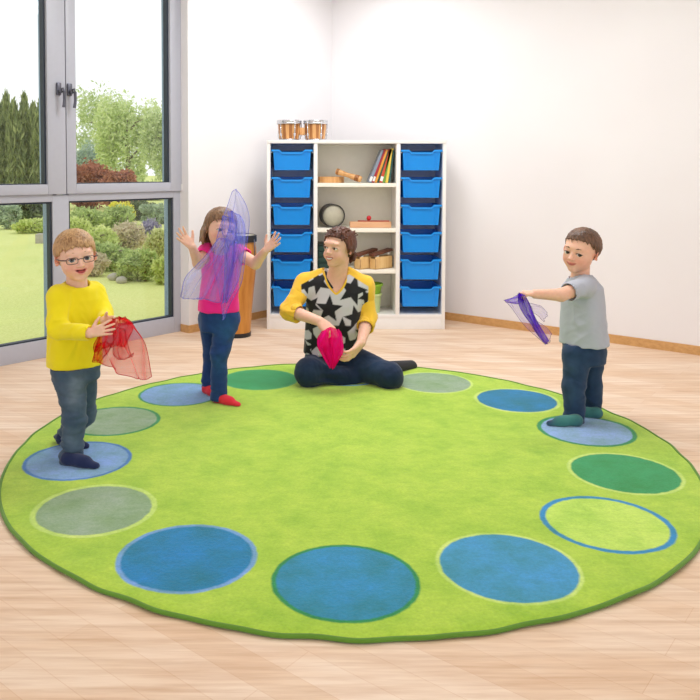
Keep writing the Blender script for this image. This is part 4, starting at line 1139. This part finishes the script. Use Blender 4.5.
# ---- girl in pink
def girl_pink():
    root = thing('person', 'child in a pink top, jeans and red socks with both arms raised', 'person', fl(218, 402, .013))
    F = Frame(at(221.2, 228.8, 4.22), .212, 24, 4, 8)
    neck = at(222, 250, 4.26); S = SDF()
    head(S, F, neck, .042, mouth='smile')
    S.loft([(at(218, 308, 4.28), .085, .06), (at(219, 290, 4.28), .092, .07), (at(221, 262, 4.27), .092, .062), (at(222, 252, 4.27), .05, .042)], (.97, .24, 0))
    sh, el, wr = at(207, 252, 4.27), at(198.5, 263, 4.16), at(192, 246.5, 4.08)
    sh2, el2, wr2 = at(238, 253, 4.30), at(255.5, 263.5, 4.2), at(265.5, 250.5, 4.13)
    S.chain([sh, el, wr], [.034, .031, .021], .012); S.chain([sh2, el2, wr2], [.034, .031, .021], .012); tips = []
    hand(S, wr, at(180, 234, 4.05)-wr, (.3, -.85, .4), 1, .125, curl=(.1, .15, .1), spread=.3, thumb=(.55, .8, .1), tips=tips)
    hand(S, wr2, at(280, 237, 4.10)-wr2, (-.3, -.85, .4), -1, .125, curl=(.1, .15, .1), spread=.3, thumb=(.55, .8, .1), tips=tips)
    hip, kn, an = at(227, 318, 4.27), at(219.5, 354, 4.2), at(218.5, 396, 4.2); hip2, kn2, an2 = at(211, 318, 4.32), at(212, 352, 4.35), at(209, 385, 4.385)
    S.chain([hip, kn, an], [.046, .034, .024]); S.chain([hip2, kn2, an2], [.046, .034, .024])
    h1, t1 = sole(216.5, 401.5, .042), sole(239.5, 406, .037); h2, t2 = sole(206.5, 392.5, .042), sole(217, 397, .037)
    foot(S, h1, t1, an, .023, .024); foot(S, h2, t2, an2, .023, .024)
    zones = [(F.O-A_((.14, .14, .02)), F.O+A_((.14, .14, .25)), .003), (wr-A_((.1, .05, .02)), wr+A_((.03, .05, .11)), .003), (wr2-A_((.03, .05, .02)), wr2+A_((.11, .05, .1)), .003)]
    put('body', S.mesh(.009, zones), M['skin'], root, skin_col(F, col(240, 194, 170), col(204, 96, 96), 'smile', blush=.6))
    eyes(F, root, col(80, 62, 50), gaze=(.1, 1, -.15))
    hm = hair_mat('brown_bob_hair', col(70, 48, 36), col(158, 120, 86))
    ex = []
    rng = np.random.default_rng(5)
    for s in (-1, 1):
        for i in range(16):
            a = rng.uniform(0, 1); y0 = -.38+.36*a
            ex.append(([(s*.34, y0+.05, .62), (s*(.385+.02*rng.random()), y0, .4), (s*(.385+.04*rng.random()), y0-.04, .22), (s*(.36+.06*rng.random()), y0-.06, .06+.1*rng.random())], [.045, .042, .034, .012]))
    for i in range(14):
        x = -.36+.72*i/13; ex.append(([(x*.9, -.42+.5*x*x, .6), (x*.95, -.45+.5*x*x, .3), (x*.95, -.43+.5*x*x, .06+.06*rng.random())], [.06, .055, .015]))
    hair(F, root, hm, [-.5, -.2, -.02, .05, .14, .24, .4], [.05, .1, .34, .5, .6, .70, .74], n=170, rad=(.04, .01), overhang=(.0, .10), thick=1.05, swirl=.1, seed=8, extra=ex, res=.003)
    brows(F, root, hm, thick=.012)
    lat = (.97, .24, 0); T = SDF()
    T.loft([(at(218.5, 314, 4.28), .116, .09), (at(218.5, 296, 4.28), .108, .085), (at(220, 275, 4.28), .102, .08), (at(221.5, 260, 4.275), .104, .074), (at(222.5, 252, 4.27), .072, .055)], lat, .02)
    T.rc(sh, sh2, .043, .043, .03); T.rc(at(222, 253, 4.27), at(222, 248, 4.265), .07, .055, .03)
    for a, b in ((sh, el), (sh2, el2)):
        d = nrm(b-a); T.rc(a, b, .048, .05, .02, planes=[(a+d*.062, d)]); T.rc(a+d*.06, b, .040, .040, .003, 's')
    cutz(T, at(218, 311, 4.28)[2]); T.rc(neck-A_((0, 0, .03)), F(0, -.1, .15), .05, .052, .006, 's')
    put('top', T.mesh(.0055), M['cloth'], root, flat(col(252, 40, 150)), folds(.007, 22, 15, (1, 1, .8), (.4, [(at(219, 305, 4.2), .1, .7), (el, .1, .4)])))
    J = SDF(); J.loft([(at(218.5, 330, 4.28), .10, .085), (at(218.5, 308, 4.28), .104, .08)], lat, .03)
    dn = nrm(an-kn); dn2 = nrm(an2-kn2)
    J.chain([hip, kn, an+dn*.03], [.074, .047, .045], .02, planes=[(an+dn*.022, dn)]); J.chain([hip2, kn2, an2+dn2*.03], [.072, .047, .043], .02, planes=[(an2+dn2*.02, dn2)]); cutz(J, at(218, 311, 4.28)[2]+.003, True)
    put('jeans', J.mesh(.0055), M['denim'], root, blend(col(30, 62, 120), [(at(225, 330, 4.17), .06, col(44, 94, 138), .6), (at(219, 365, 4.14), .05, col(40, 88, 132), .5)]),
        folds(.008, 32, 18, (.5, .5, 1.6), (.3, [(an, .07, 1.1), (kn, .07, .7), (an2, .07, 1), (hip, .06, .5)])))
    for h, t, a in ((h1, t1, an), (h2, t2, an2)):
        K = SDF(); foot(K, h, t, a, .0265, .026); put('sock', K.mesh(.004), M['knit'], root, flat(col(226, 44, 62)))

# ---- boy in grey
def boy_grey():
    root = thing('person', 'child in a grey short-sleeved shirt and jeans holding out a purple scarf at right', 'person', fl(578, 420, .013))
    F = Frame(at(580.8, 250.6, 3.92), .212, -46, 0, 9)
    neck = at(580, 277, 3.94); S = SDF()
    head(S, F, neck, .043, mouth='smile', ear=1.05)
    lat = (.5, -.866, 0)
    S.loft([(at(584, 340, 3.94), .085, .06), (at(583, 315, 3.94), .095, .075), (at(582, 288, 3.94), .095, .065), (at(581, 279, 3.94), .055, .042)], lat)
    sh, el, wr = at(585, 286, 3.84), at(561, 295, 3.76), at(535, 294, 3.72)
    sh2, el2, wr2 = at(579, 287, 4.03), at(578, 309, 4.09), at(580, 328, 4.085)
    S.chain([sh, el, wr], [.037, .031, .022], .012); S.chain([sh2, el2, wr2], [.035, .03, .021], .012); tips = []
    hand(S, wr, at(519, 292.5, 3.71)-wr, (.05, .3, -1), -1, .108, curls=((.7, 1.1, .7), (.75, 1.1, .7), (.8, 1.1, .7), (.85, 1.1, .7)), spread=.06, thumb=(.7, .5, .55), tips=tips)
    hand(S, wr2, at(580, 342, 4.06)-wr2, (.0, -1, 0.2), 1, .1, curl=(.4, .4, .3), tips=tips)
    hip, kn, an = at(577.5, 353, 3.9), at(574, 386, 3.875), at(574.5, 419, 3.875); hip2, kn2, an2 = at(591, 352, 3.98), at(591, 384, 3.985), at(592, 412, 4.0)
    S.chain([hip, kn, an], [.046, .034, .024]); S.chain([hip2, kn2, an2], [.046, .034, .024])
    h1, t1 = sole(577, 425, .044), sole(547.5, 425, .037); h2, t2 = sole(597, 417, .042), sole(577, 415, .036)
    foot(S, h1, t1, an, .025, .024); foot(S, h2, t2, an2, .025, .024)
    zones = [(F.O-A_((.15, .15, .02)), F.O+A_((.15, .15, .25)), .0027), (wr-A_((.13, .05, .06)), wr+A_((.01, .05, .05)), .003)]
    put('body', S.mesh(.008, zones), M['skin'], root, skin_col(F, col(238, 190, 164), col(204, 116, 104), 'smile', blush=.5))
    eyes(F, root, col(70, 62, 58), gaze=(.42, 1, .02))
    hm = hair_mat('dark_brown_hair', col(58, 40, 32), col(128, 92, 68))
    hair(F, root, hm, [-.5, -.2, -.08, .0, .1, .22, .4], [.16, .24, .48, .56, .66, .77, .80], n=220, rad=(.03, .008), overhang=(-.01, .09), thick=1.045, swirl=.75, side=.5, seed=13, lift=.03)
    brows(F, root, hm, thick=.016)
    T = SDF()
    T.loft([(at(584, 347, 3.94), .125, .102), (at(583.5, 325, 3.94), .117, .098), (at(582.5, 302, 3.94), .112, .09), (at(582, 287, 3.94), .108, .076), (at(581, 279, 3.94), .07, .052)], lat, .02)
    T.rc(sh, sh2, .045, .045, .03); T.rc(at(581, 281, 3.94), at(580.5, 275, 3.94), .068, .054, .03)
    d = nrm(el-sh); T.rc(sh, el, .05, .047, .02, planes=[(sh+d*.118, d)]); T.rc(sh+d*.11, el, .041, .039, .003, 's')
    d = nrm(el2-sh2); T.rc(sh2, el2, .052, .05, .02, planes=[(sh2+d*.09, d)])
    cutz(T, at(584, 344, 3.94)[2]); T.rc(neck-A_((0, 0, .03)), F(0, -.1, .2), .052, .053, .006, 's')
    put('shirt', T.mesh(.0055), M['cloth'], root, flat(col(184, 188, 200)), folds(.0085, 22, 25, (1, 1, .9), (.4, [(at(572, 300, 3.85), .08, .8), (at(584, 335, 3.85), .1, .5)])))
    J = SDF(); J.loft([(at(584, 362, 3.94), .102, .09), (at(584, 338, 3.94), .106, .09)], lat, .03); J.ell(at(593, 352, 3.96), (.06, .075, .06), None, .03)
    dn = nrm(an-kn); dn2 = nrm(an2-kn2)
    J.chain([hip, kn, an+dn*.05], [.074, .054, .051], .02, planes=[(an+dn*.034, dn)]); J.chain([hip2, kn2, an2+dn2*.055], [.072, .052, .053], .02, planes=[(an2+dn2*.042, dn2)]); cutz(J, at(584, 344, 3.94)[2]+.011, True)
    put('jeans', J.mesh(.0055), M['denim'], root, blend(col(36, 60, 90), [(at(572, 368, 3.8), .05, col(70, 96, 124), .5), (at(573, 395, 3.8), .045, col(62, 88, 116), .5), (at(592, 380, 3.9), .05, col(58, 84, 110), .4)]),
        folds(.009, 30, 28, (.5, .5, 1.5), (.35, [(an, .08, 1.2), (kn, .07, .8), (an2, .08, 1.2), (hip, .06, .5)])))
    for h, t, a in ((h1, t1, an), (h2, t2, an2)):
        K = SDF(); foot(K, h, t, a, .0285, .027)
        put('sock', K.mesh(.004), M['knit'], root, blend(col(66, 128, 120), [(t, .035, col(34, 48, 92), 1.0), (h-A_((0, 0, .02)), .03, col(34, 48, 92), .95)]))

# ---- seated woman
def star(q, c, R, rot, k=.43):
    d = q-A_(c); r = np.hypot(d[:, 0], d[:, 1]); a = np.arctan2(d[:, 1], d[:, 0])-rot
    s = np.abs((a+PI/5) % (2*PI/5)-PI/5); x, y = r*np.cos(s), r*np.sin(s)
    x1, y1 = R*k*math.cos(PI/5), R*k*math.sin(PI/5); nx, ny = y1, R-x1; L = math.hypot(nx, ny)
    return ((x-R)*nx+y*ny)/L
def woman():
    root = thing('person', 'woman sitting on the rug in a black star top with yellow sleeves', 'person', fl(340, 380, .013))
    F = Frame(at(338.2, 247.8, 4.60), .216, -38, 4, 3)
    neck = at(336, 282, 4.68); S = SDF(); lat = nrm((1, -.06, 0))
    head(S, F, neck, .054, adult=True, mouth='teeth', ear=.95)
    S.loft([(at(334, 358, 4.72), .13, .09), (at(334, 335, 4.70), .14, .10), (at(335, 308, 4.68), .15, .105), (at(335.5, 290, 4.68), .155, .09), (at(336, 282, 4.68), .09, .065), (at(336, 276, 4.68), .06, .055)], lat, .03)
    sh, el, wr = at(305, 284, 4.67), at(289.5, 310.5, 4.57), at(320, 321.5, 4.43)
    sh2, el2, wr2 = at(364.5, 287, 4.68), at(367, 320, 4.65), at(361, 343, 4.46)
    S.chain([sh, el, wr], [.05, .041, .027], .02); S.chain([sh2, el2, wr2], [.05, .041, .027], .02); tips = []
    hand(S, wr, at(331, 332, 4.385)-wr, (-.25, .75, -.5), 1, .175, curls=((.55, .8, .5), (.6, .9, .5), (.65, .9, .5), (.7, .9, .5)), spread=.05, thumb=(.8, .35, .5), tips=tips)
    hand(S, wr2, at(350.5, 356, 4.40)-wr2, (-.75, .45, .25), 1, .175, curl=(.35, .45, .35), spread=.08, thumb=(.75, .45, .4), tips=tips)
    hip, kn, an = at(321, 362, 4.72), at(309, 373, 4.52), at(352, 378, 4.58); ft = at(368, 376, 4.66)
    hip2, kn2, an2 = at(347, 360, 4.72), at(390, 376, 4.50), at(392, 369, 4.83); ft2 = at(411, 366.5, 4.93)
    S.chain([hip, kn, an], [.06, .045, .026], .02); S.chain([hip2, kn2, an2], [.06, .045, .026], .02)
    S.rc(an, ft, .034, .026); S.rc(an2, ft2, .034, .026)
    zones = [(F.O-A_((.15, .15, .02)), F.O+A_((.15, .15, .25)), .0032), (wr-A_((.03, .1, .13)), wr+A_((.14, .06, .04)), .004), (wr2-A_((.14, .1, .13)), wr2+A_((.03, .06, .04)), .004)]
    put('body', S.mesh(.011, zones), M['skin'], root, skin_col(F, col(238, 192, 168), col(206, 116, 108), 'teeth', True, blush=.35))
    E = SDF(); E.chain([F(-.085, .378, .226), F(-.04, .396, .21), F(0, .40, .206), F(.04, .396, .21), F(.085, .378, .226)], [.012*F.H, .018*F.H, .02*F.H, .018*F.H, .012*F.H], .004)
    put('teeth', E.mesh(.0022, pad=.006), M['tooth'], root)
    eyes(F, root, col(84, 62, 46), True, gaze=(-.25, 1, .05))
    hm = hair_mat('auburn_brown_hair', col(40, 22, 18), col(112, 62, 40))
    rng = np.random.default_rng(3); ex = []
    for s in (-1, 1):
        for i in range(7): ex.append(([(s*.36, .06+.02*i-.08, .66), (s*.40, .07+.012*i-.06, .52), (s*.385, .07+.01*i-.05, .40+.02*rng.random())], [.05, .04, .012]))
    for i in range(12):
        x = -.26+.52*i/11; ex.append(([(x, -.42, .36), (x*1.02, -.40, .2), (x*.98+.03*rng.normal(), -.36, .08+.05*rng.random())], [.06, .05, .015]))
    for i in range(60):
        x = rng.uniform(-.3, .3); y = rng.uniform(-.35, .3); zt = .62+.385*1.05*math.sqrt(max(.05, 1-(x/.42)**2-((y+.06)/.5)**2)); q = .09+.05*rng.random()
        ex.append(([(x, y, zt-.02), (x+.05+.05*rng.normal(), y+.05*rng.normal(), zt+.045), (x+q, y+.06*rng.normal(), zt+.05+.02*rng.normal())], [.022, .016, .005]))
    hair(F, root, hm, [-.5, -.2, -.06, .03, .12, .22, .4], [.14, .2, .48, .50, .62, .76, .82], n=200, rad=(.034, .008), overhang=(.0, .09), thick=1.07, swirl=.5, side=.8, seed=23, extra=ex, lift=.06, vol=(1, 1.02, 1.04), res=.003)
    brows(F, root, hm, True, .017)
    # star-patterned top
    T = SDF(); hz = at(333, 355, 4.62)[2]
    T.loft([(at(333, 362, 4.70), .178, .138), (at(333, 345, 4.70), .172, .134), (at(333.5, 322, 4.69), .168, .128), (at(334.5, 303, 4.68), .172, .122), (at(335.5, 290, 4.68), .172, .104), (at(336, 281, 4.68), .125, .08), (at(336, 273, 4.68), .075, .062)], lat, .03)
    T.rc(sh+A_((-.004, 0, -.002)), sh2-A_((-.004, 0, .002)), .060, .060, .04); T.chain([at(324, 271, 4.70), at(307, 281, 4.68)], [.028, .05], .03); T.chain([at(348, 271, 4.70), at(363, 283, 4.68)], [.028, .05], .03)
    for a, b_ in ((sh, el), (sh2, el2)): T.rc(a, a+(b_-a)*.3, .06, .058, .03)
    cutz(T, hz); ncut = len(T.p)
    # v-shaped neck opening
    vb = T.snap(336, 293.5, 4.3, 4.8)
    NL = [(322.6, 262), (323.3, 271), (326, 281), (330.5, 289), (336, 294), (341.5, 289.5), (346, 281.5), (349, 271.5), (349.8, 262)]
    pg = np.array([at(x, y, 4.60)[[0, 2]] for x, y in NL]); 
    def vcut(x, y, z):
        d = None
        for a, c in zip(pg, np.roll(pg, -1, 0)):
            e = c-a; n_ = A_((e[1], -e[0]))/np.hypot(*e); q = (x-a[0])*n_[0]+(z-a[1])*n_[1]
            d = q if d is None else np.maximum(d, q)
        return np.maximum(d, y-4.71)
    T.p.append((vcut, A_((-.3, 4.3, .3)), A_((.6, 4.8, 1.1)), .006, 's'))
    stars = [(329, 309, 14.5, 1.5), (353, 291, 16, 1.25), (356, 318, 13, .5), (342, 330, 13.5, .3), (305.5, 286, 9.5, 1.2), (318.5, 283, 13, 2.0), (311, 306.5, 11, .9), (309, 328, 10, .2), (367, 298, 9.5, .8), (306, 351, 10, 1.8), (369.5, 309.5, 8, .1), (315, 343, 11, .6), (349, 346, 11.5, 1.9), (331, 350, 9, .4), (362, 335, 8, 1.3)]
    P0 = [(at(x, y, 4.57)[[0, 2]], r*4.57/FOC, a) for x, y, r, a in stars]
    grey, black, yel = A_(col(206, 206, 210)), A_(col(30, 30, 34)), A_(col(246, 198, 60))
    sl = at(311, 281, 4.67); sr = at(361, 281, 4.67)
    def starcol(P):
        q = P[:, [0, 2]].copy(); back = P[:, 1] > 4.70; q[back, 0] += .07
        c = np.repeat(grey[None], len(P), 0)
        for ctr, R, a in P0:
            w = np.clip(.5-star(q, ctr, R, a)/.003, 0, 1)[:, None]; c = c*(1-w)+black*w
        # yellow raglan shoulders
        xx = P[:, 0]; zz = P[:, 2]
        zl = at(303, 288, 4.6)[2]; zt = at(321, 271, 4.6)[2]
        x0, x1 = at(296, 290, 4.6)[0], at(323, 270, 4.6)[0]; wl = zz-(at(299, 287, 4.6)[2]+(xx-x0)/(x1-x0)*(at(323, 274, 4.6)[2]-at(299, 287, 4.6)[2]))
        x2, x3 = at(349, 272, 4.6)[0], at(372, 292, 4.6)[0]; wrr = zz-(at(349, 275, 4.6)[2]+(xx-x2)/(x3-x2)*(at(372, 289, 4.6)[2]-at(349, 275, 4.6)[2]))
        sl_ = np.clip(.5+(at(301.5, 290, 4.6)[0]-xx+.12*(at(301, 290, 4.6)[2]-zz))/.004, 0, 1); sr_ = np.clip(.5+(xx-at(368.5, 290, 4.6)[0])/.004, 0, 1)
        w = np.maximum(np.clip(.5+wl/.004, 0, 1)*(xx < x1+.01), np.clip(.5+wrr/.004, 0, 1)*(xx > x2-.01)); w = np.maximum(w, np.maximum(sl_, sr_)*(zz > at(303, 311, 4.6)[2]))[:, None]
        return c*(1-w)+yel*w
    put('top', T.mesh(.0045), M['cloth'], root, starcol, folds(.010, 18, 35, (1, 1, .7), (.4, [(at(315, 345, 4.57), .12, .8), (at(350, 345, 4.57), .1, .7), (at(334, 320, 4.55), .1, .3)])))
    for a, b, c in ((sh, el, wr), (sh2, el2, wr2)):
        U = SDF(); d = nrm(c-b); e = b+d*.075
        a = a+(b-a)*.42; U.chain([a, b], [.055, .056], .03); U.chain([b, b+d*.16], [.055, .046], .03, planes=[(e, d)])
        U.rc(e-d*.02, e+d*.05, .043, .043, .003, 's')
        put('sleeve', U.mesh(.006), M['cloth'], root, flat(yel), folds(.009, 24, 41, (1, 1, 1), (.6, [(b, .1, .8)])))
    bm = bmesh.new()
    nb = []
    for (x, y), Yd in zip(NL[1:-1], (4.69, 4.64, 4.6, None, 4.6, 4.64, 4.69)):
        p = T.snap(x, y, 4.3, 4.75, ncut); Yt = p[1] if Yd is None or abs(T.at([p], ncut)[0]) < .01 else Yd
        nb.append(at(x, y, Yt+.004))
    tube(bm, catmull(nb, 60), .0075, 8); relbm('neckband', bm, fabric('yellow_rib', col(246, 198, 60)), root)
    bm = bmesh.new(); st = catmull([S.snap(x, y, 4.3, 4.8)+A_((0, -.002, .0)) for x, y in ((324.5, 272), (325.5, 277), (328, 283.5), (331.5, 289))], 20); tube(bm, st, [.014]*20, 8)
    relbm('undershirt_strap', bm, fabric('black_rib', col(34, 32, 34)), root)
    # jeans
    nav = col(24, 42, 70)
    J = SDF(); J.loft([(at(334, 372, 4.74), .17, .14), (at(334, 350, 4.72), .165, .125)], lat, .04)
    J.chain([hip, kn, an], [.098, .077, .052], .03, planes=[((0, 0, .0135), (0, 0, -1))]); J.chain([hip2, kn2, an2], [.1, .076, .05], .03, planes=[((0, 0, .0135), (0, 0, -1))])
    J.ell(at(310, 372, 4.53), (.085, .075, .08), None, .03, planes=[((0, 0, .0135), (0, 0, -1))])
    put('jeans', J.mesh(.007), M['denim'], root, blend(nav, [(at(372, 362, 4.5), .08, col(44, 70, 104), .6), (at(312, 368, 4.43), .07, col(40, 64, 96), .6)]),
        folds(.012, 19, 45, (1, 1, 1), (.35, [(at(330, 372, 4.5), .1, 1.0), (at(360, 356, 4.5), .08, .7), (kn2, .08, .4)])))
    for a, f in ((an, ft), (an2, ft2)):
        K = SDF(); pl = [((0, 0, 0.0135), (0, 0, -1))]; K.rc(a, f, .05, .040, .01, planes=pl); put('sock', K.mesh(.005), M['knit'], root, flat(col(34, 32, 38)))

boy_yellow(); girl_pink(); boy_grey(); woman()

# ---- the four scarves
P = lambda Y, *q: [(x, y, Y) for x, y in q]
cloth('scarf', 'sheer red scarf held in both hands of the child in yellow', [
    ([P(3.245, (101, 331), (106, 325), (111, 320), (118, 317.5), (124, 317.5)), P(3.25, (97, 341), (107, 338), (118, 332), (128, 325), (134, 325)), P(3.25, (95, 351), (107, 353), (122, 352), (137, 343), (145.5, 343)), P(3.24, (93.5, 360), (111, 367), (130, 377.5), (143, 379), (151.5, 377))], .022, .46),
    ([P(3.27, (102, 328), (110, 320), (118, 317.5), (124, 317.5)), P(3.285, (96, 341), (106, 337), (118, 331), (131, 328)), P(3.285, (94, 352), (103, 349), (114, 347), (127, 345))], .02, .68),
    ([P(3.28, (97, 345), (105, 342), (113, 344)), P(3.28, (95, 352), (101, 350), (107, 353)), P(3.27, (93.5, 360), (97, 361), (101, 362))], .01, .6),
    ([P(3.235, (112, 330), (119, 328), (126, 330)), P(3.23, (114, 342), (120, 343), (127, 342)), P(3.235, (114, 354), (122, 357), (132, 357)), P(3.235, (119, 359), (126, 359), (133, 353))], .01, .4)],
    sheer('sheer_red', col(236, 14, 40)), sheer('red_hem', col(200, 8, 30), .85), seed=3)
cloth('scarf', 'sheer lavender blue scarf tossed up in front of the child in pink', [
    ([P(3.98, (233, 192), (236, 189.5), (238.5, 192)), P(4.0, (228, 206), (236, 205), (246.5, 207)), P(4.0, (220, 225), (234, 226), (249.5, 222)), P(4.0, (214, 250), (230, 252), (246.5, 248)), P(3.99, (215, 270), (230, 272), (243.5, 270)), P(4.0, (219, 288), (229, 292), (240, 286)), P(4.02, (221, 304), (225.5, 306), (230, 303)), P(4.02, (222, 317), (223.5, 320), (225, 315))], .03, .27),
    ([P(4.03, (227, 212), (234, 212), (241, 216)), P(4.03, (229, 224), (236, 224), (245, 226)), P(4.03, (226, 240), (235, 240), (245, 240)), P(4.03, (225, 258), (234, 260), (242, 258)), P(4.03, (224, 282), (231, 285), (238, 282)), P(4.04, (222, 302), (225, 303), (228, 301))], .025, .46),
    ([P(4.0, (222, 216), (227, 217), (231, 218)), P(4.0, (222, 232), (230, 234), (240, 234)), P(4.0, (228, 245), (234, 246), (241, 246)), P(4.0, (225, 270), (229, 271), (233, 270)), P(4.0, (223, 300), (225, 300), (227, 300))], .015, .34),
    ([P(4.03, (219, 238), (228, 240), (238, 243)), P(4.01, (208, 253), (217, 263), (230, 273)), P(3.99, (195, 266), (206, 282), (223, 292)), P(3.98, (185, 279), (196, 294), (219, 303)), P(3.98, (180, 297), (189, 299), (203, 298))], .016, .36)],
    sheer('sheer_lavender', col(160, 168, 255)), sheer('lavender_hem', col(120, 124, 226), .6), seed=5)
cloth('scarf', 'sheer purple scarf hanging from the outstretched hand of the child in grey', [
    ([P(3.70, (518, 294), (521, 293.5), (525, 295)), P(3.70, (520, 306), (525, 306), (530, 305)), P(3.70, (526, 318), (531, 319), (535.5, 317)), P(3.71, (534, 330), (538, 331), (541, 328)), P(3.71, (543, 341), (546, 344), (549, 340))], .015, .8),
    ([P(3.71, (520, 294), (523, 298), (524, 302)), P(3.70, (512, 297.5), (514, 300), (515, 304)), P(3.69, (504, 300.3), (505, 301), (505.5, 302))], .006, .6),
    ([P(3.73, (506, 302), (515, 303), (524, 303)), P(3.73, (515, 313), (524, 315), (530, 315)), P(3.73, (528, 329), (536, 330), (544, 326)), P(3.72, (543, 342), (547, 344), (552, 334))], .012, .22),
    ([P(3.72, (527, 303), (531, 307), (534, 313)), P(3.73, (538, 305), (541, 310), (540, 318)), P(3.73, (546, 310), (547, 316), (543, 321))], .012, .2)],
    sheer('sheer_purple', col(108, 40, 226)), sheer('purple_hem', col(84, 28, 176), .5), seed=9, hem=.001)
cloth('scarf', 'bright pink scarf hanging from the hand of the seated woman', [
    ([P(4.36, (320, 335), (326, 329), (333, 327.5), (338, 329)), P(4.35, (317, 340), (325, 340), (335, 340), (343, 338)), P(4.35, (318, 347), (326, 351), (336, 353), (343.5, 350)), P(4.36, (323, 357), (329, 361), (335.5, 362), (340, 358)), P(4.37, (328, 365), (331, 368.5), (333, 369), (335.5, 366))], .026, .9),
    ([P(4.40, (321, 334), (328, 330), (338, 331)), P(4.395, (319, 346), (330, 350), (342, 346)), P(4.40, (328, 362), (332, 366), (336, 362))], .012, .97)],
    sheer('pink_silk', col(255, 30, 156)), sheer('pink_hem', col(248, 16, 140), .9), seed=12, nf=4)

# ------------------------------------------------------------------ light
sc = bpy.context.scene
w = bpy.data.worlds.new('sky'); sc.world = w; w.use_nodes = True
bg = w.node_tree.nodes['Background']; bg.inputs[0].default_value = (.97, .985, 1, 1); bg.inputs[1].default_value = 1.1
def lamp(name, loc, sx, sy, power, colr=(.95, .975, 1), rot=(0, 0, 0)):
    ld = bpy.data.lights.new(name, 'AREA'); ld.shape = 'RECTANGLE'; ld.size = sx; ld.size_y = sy; ld.energy = power; ld.color = colr
    o = bpy.data.objects.new(name, ld); o.location = loc; o.rotation_euler = rot; link(o); return o
for i, (x, y, e) in enumerate(((-.7, 2.0, 8), (1.5, 2.0, 6), (1.2, 4.4, 22), (-.1, 4.6, 28), (.3, 6.1, 15))): lamp('overhead_fill', (x, y, 2.96), 1.2 if i < 4 else .6, .6, e)  # added fill lights under the ceiling, no visible fixture, brighten the room and back walls
vs = sc.view_settings; vs.view_transform = 'Standard'; vs.look = 'None'; vs.exposure = 0.19; vs.gamma = 1.0; vs.use_curve_mapping = False
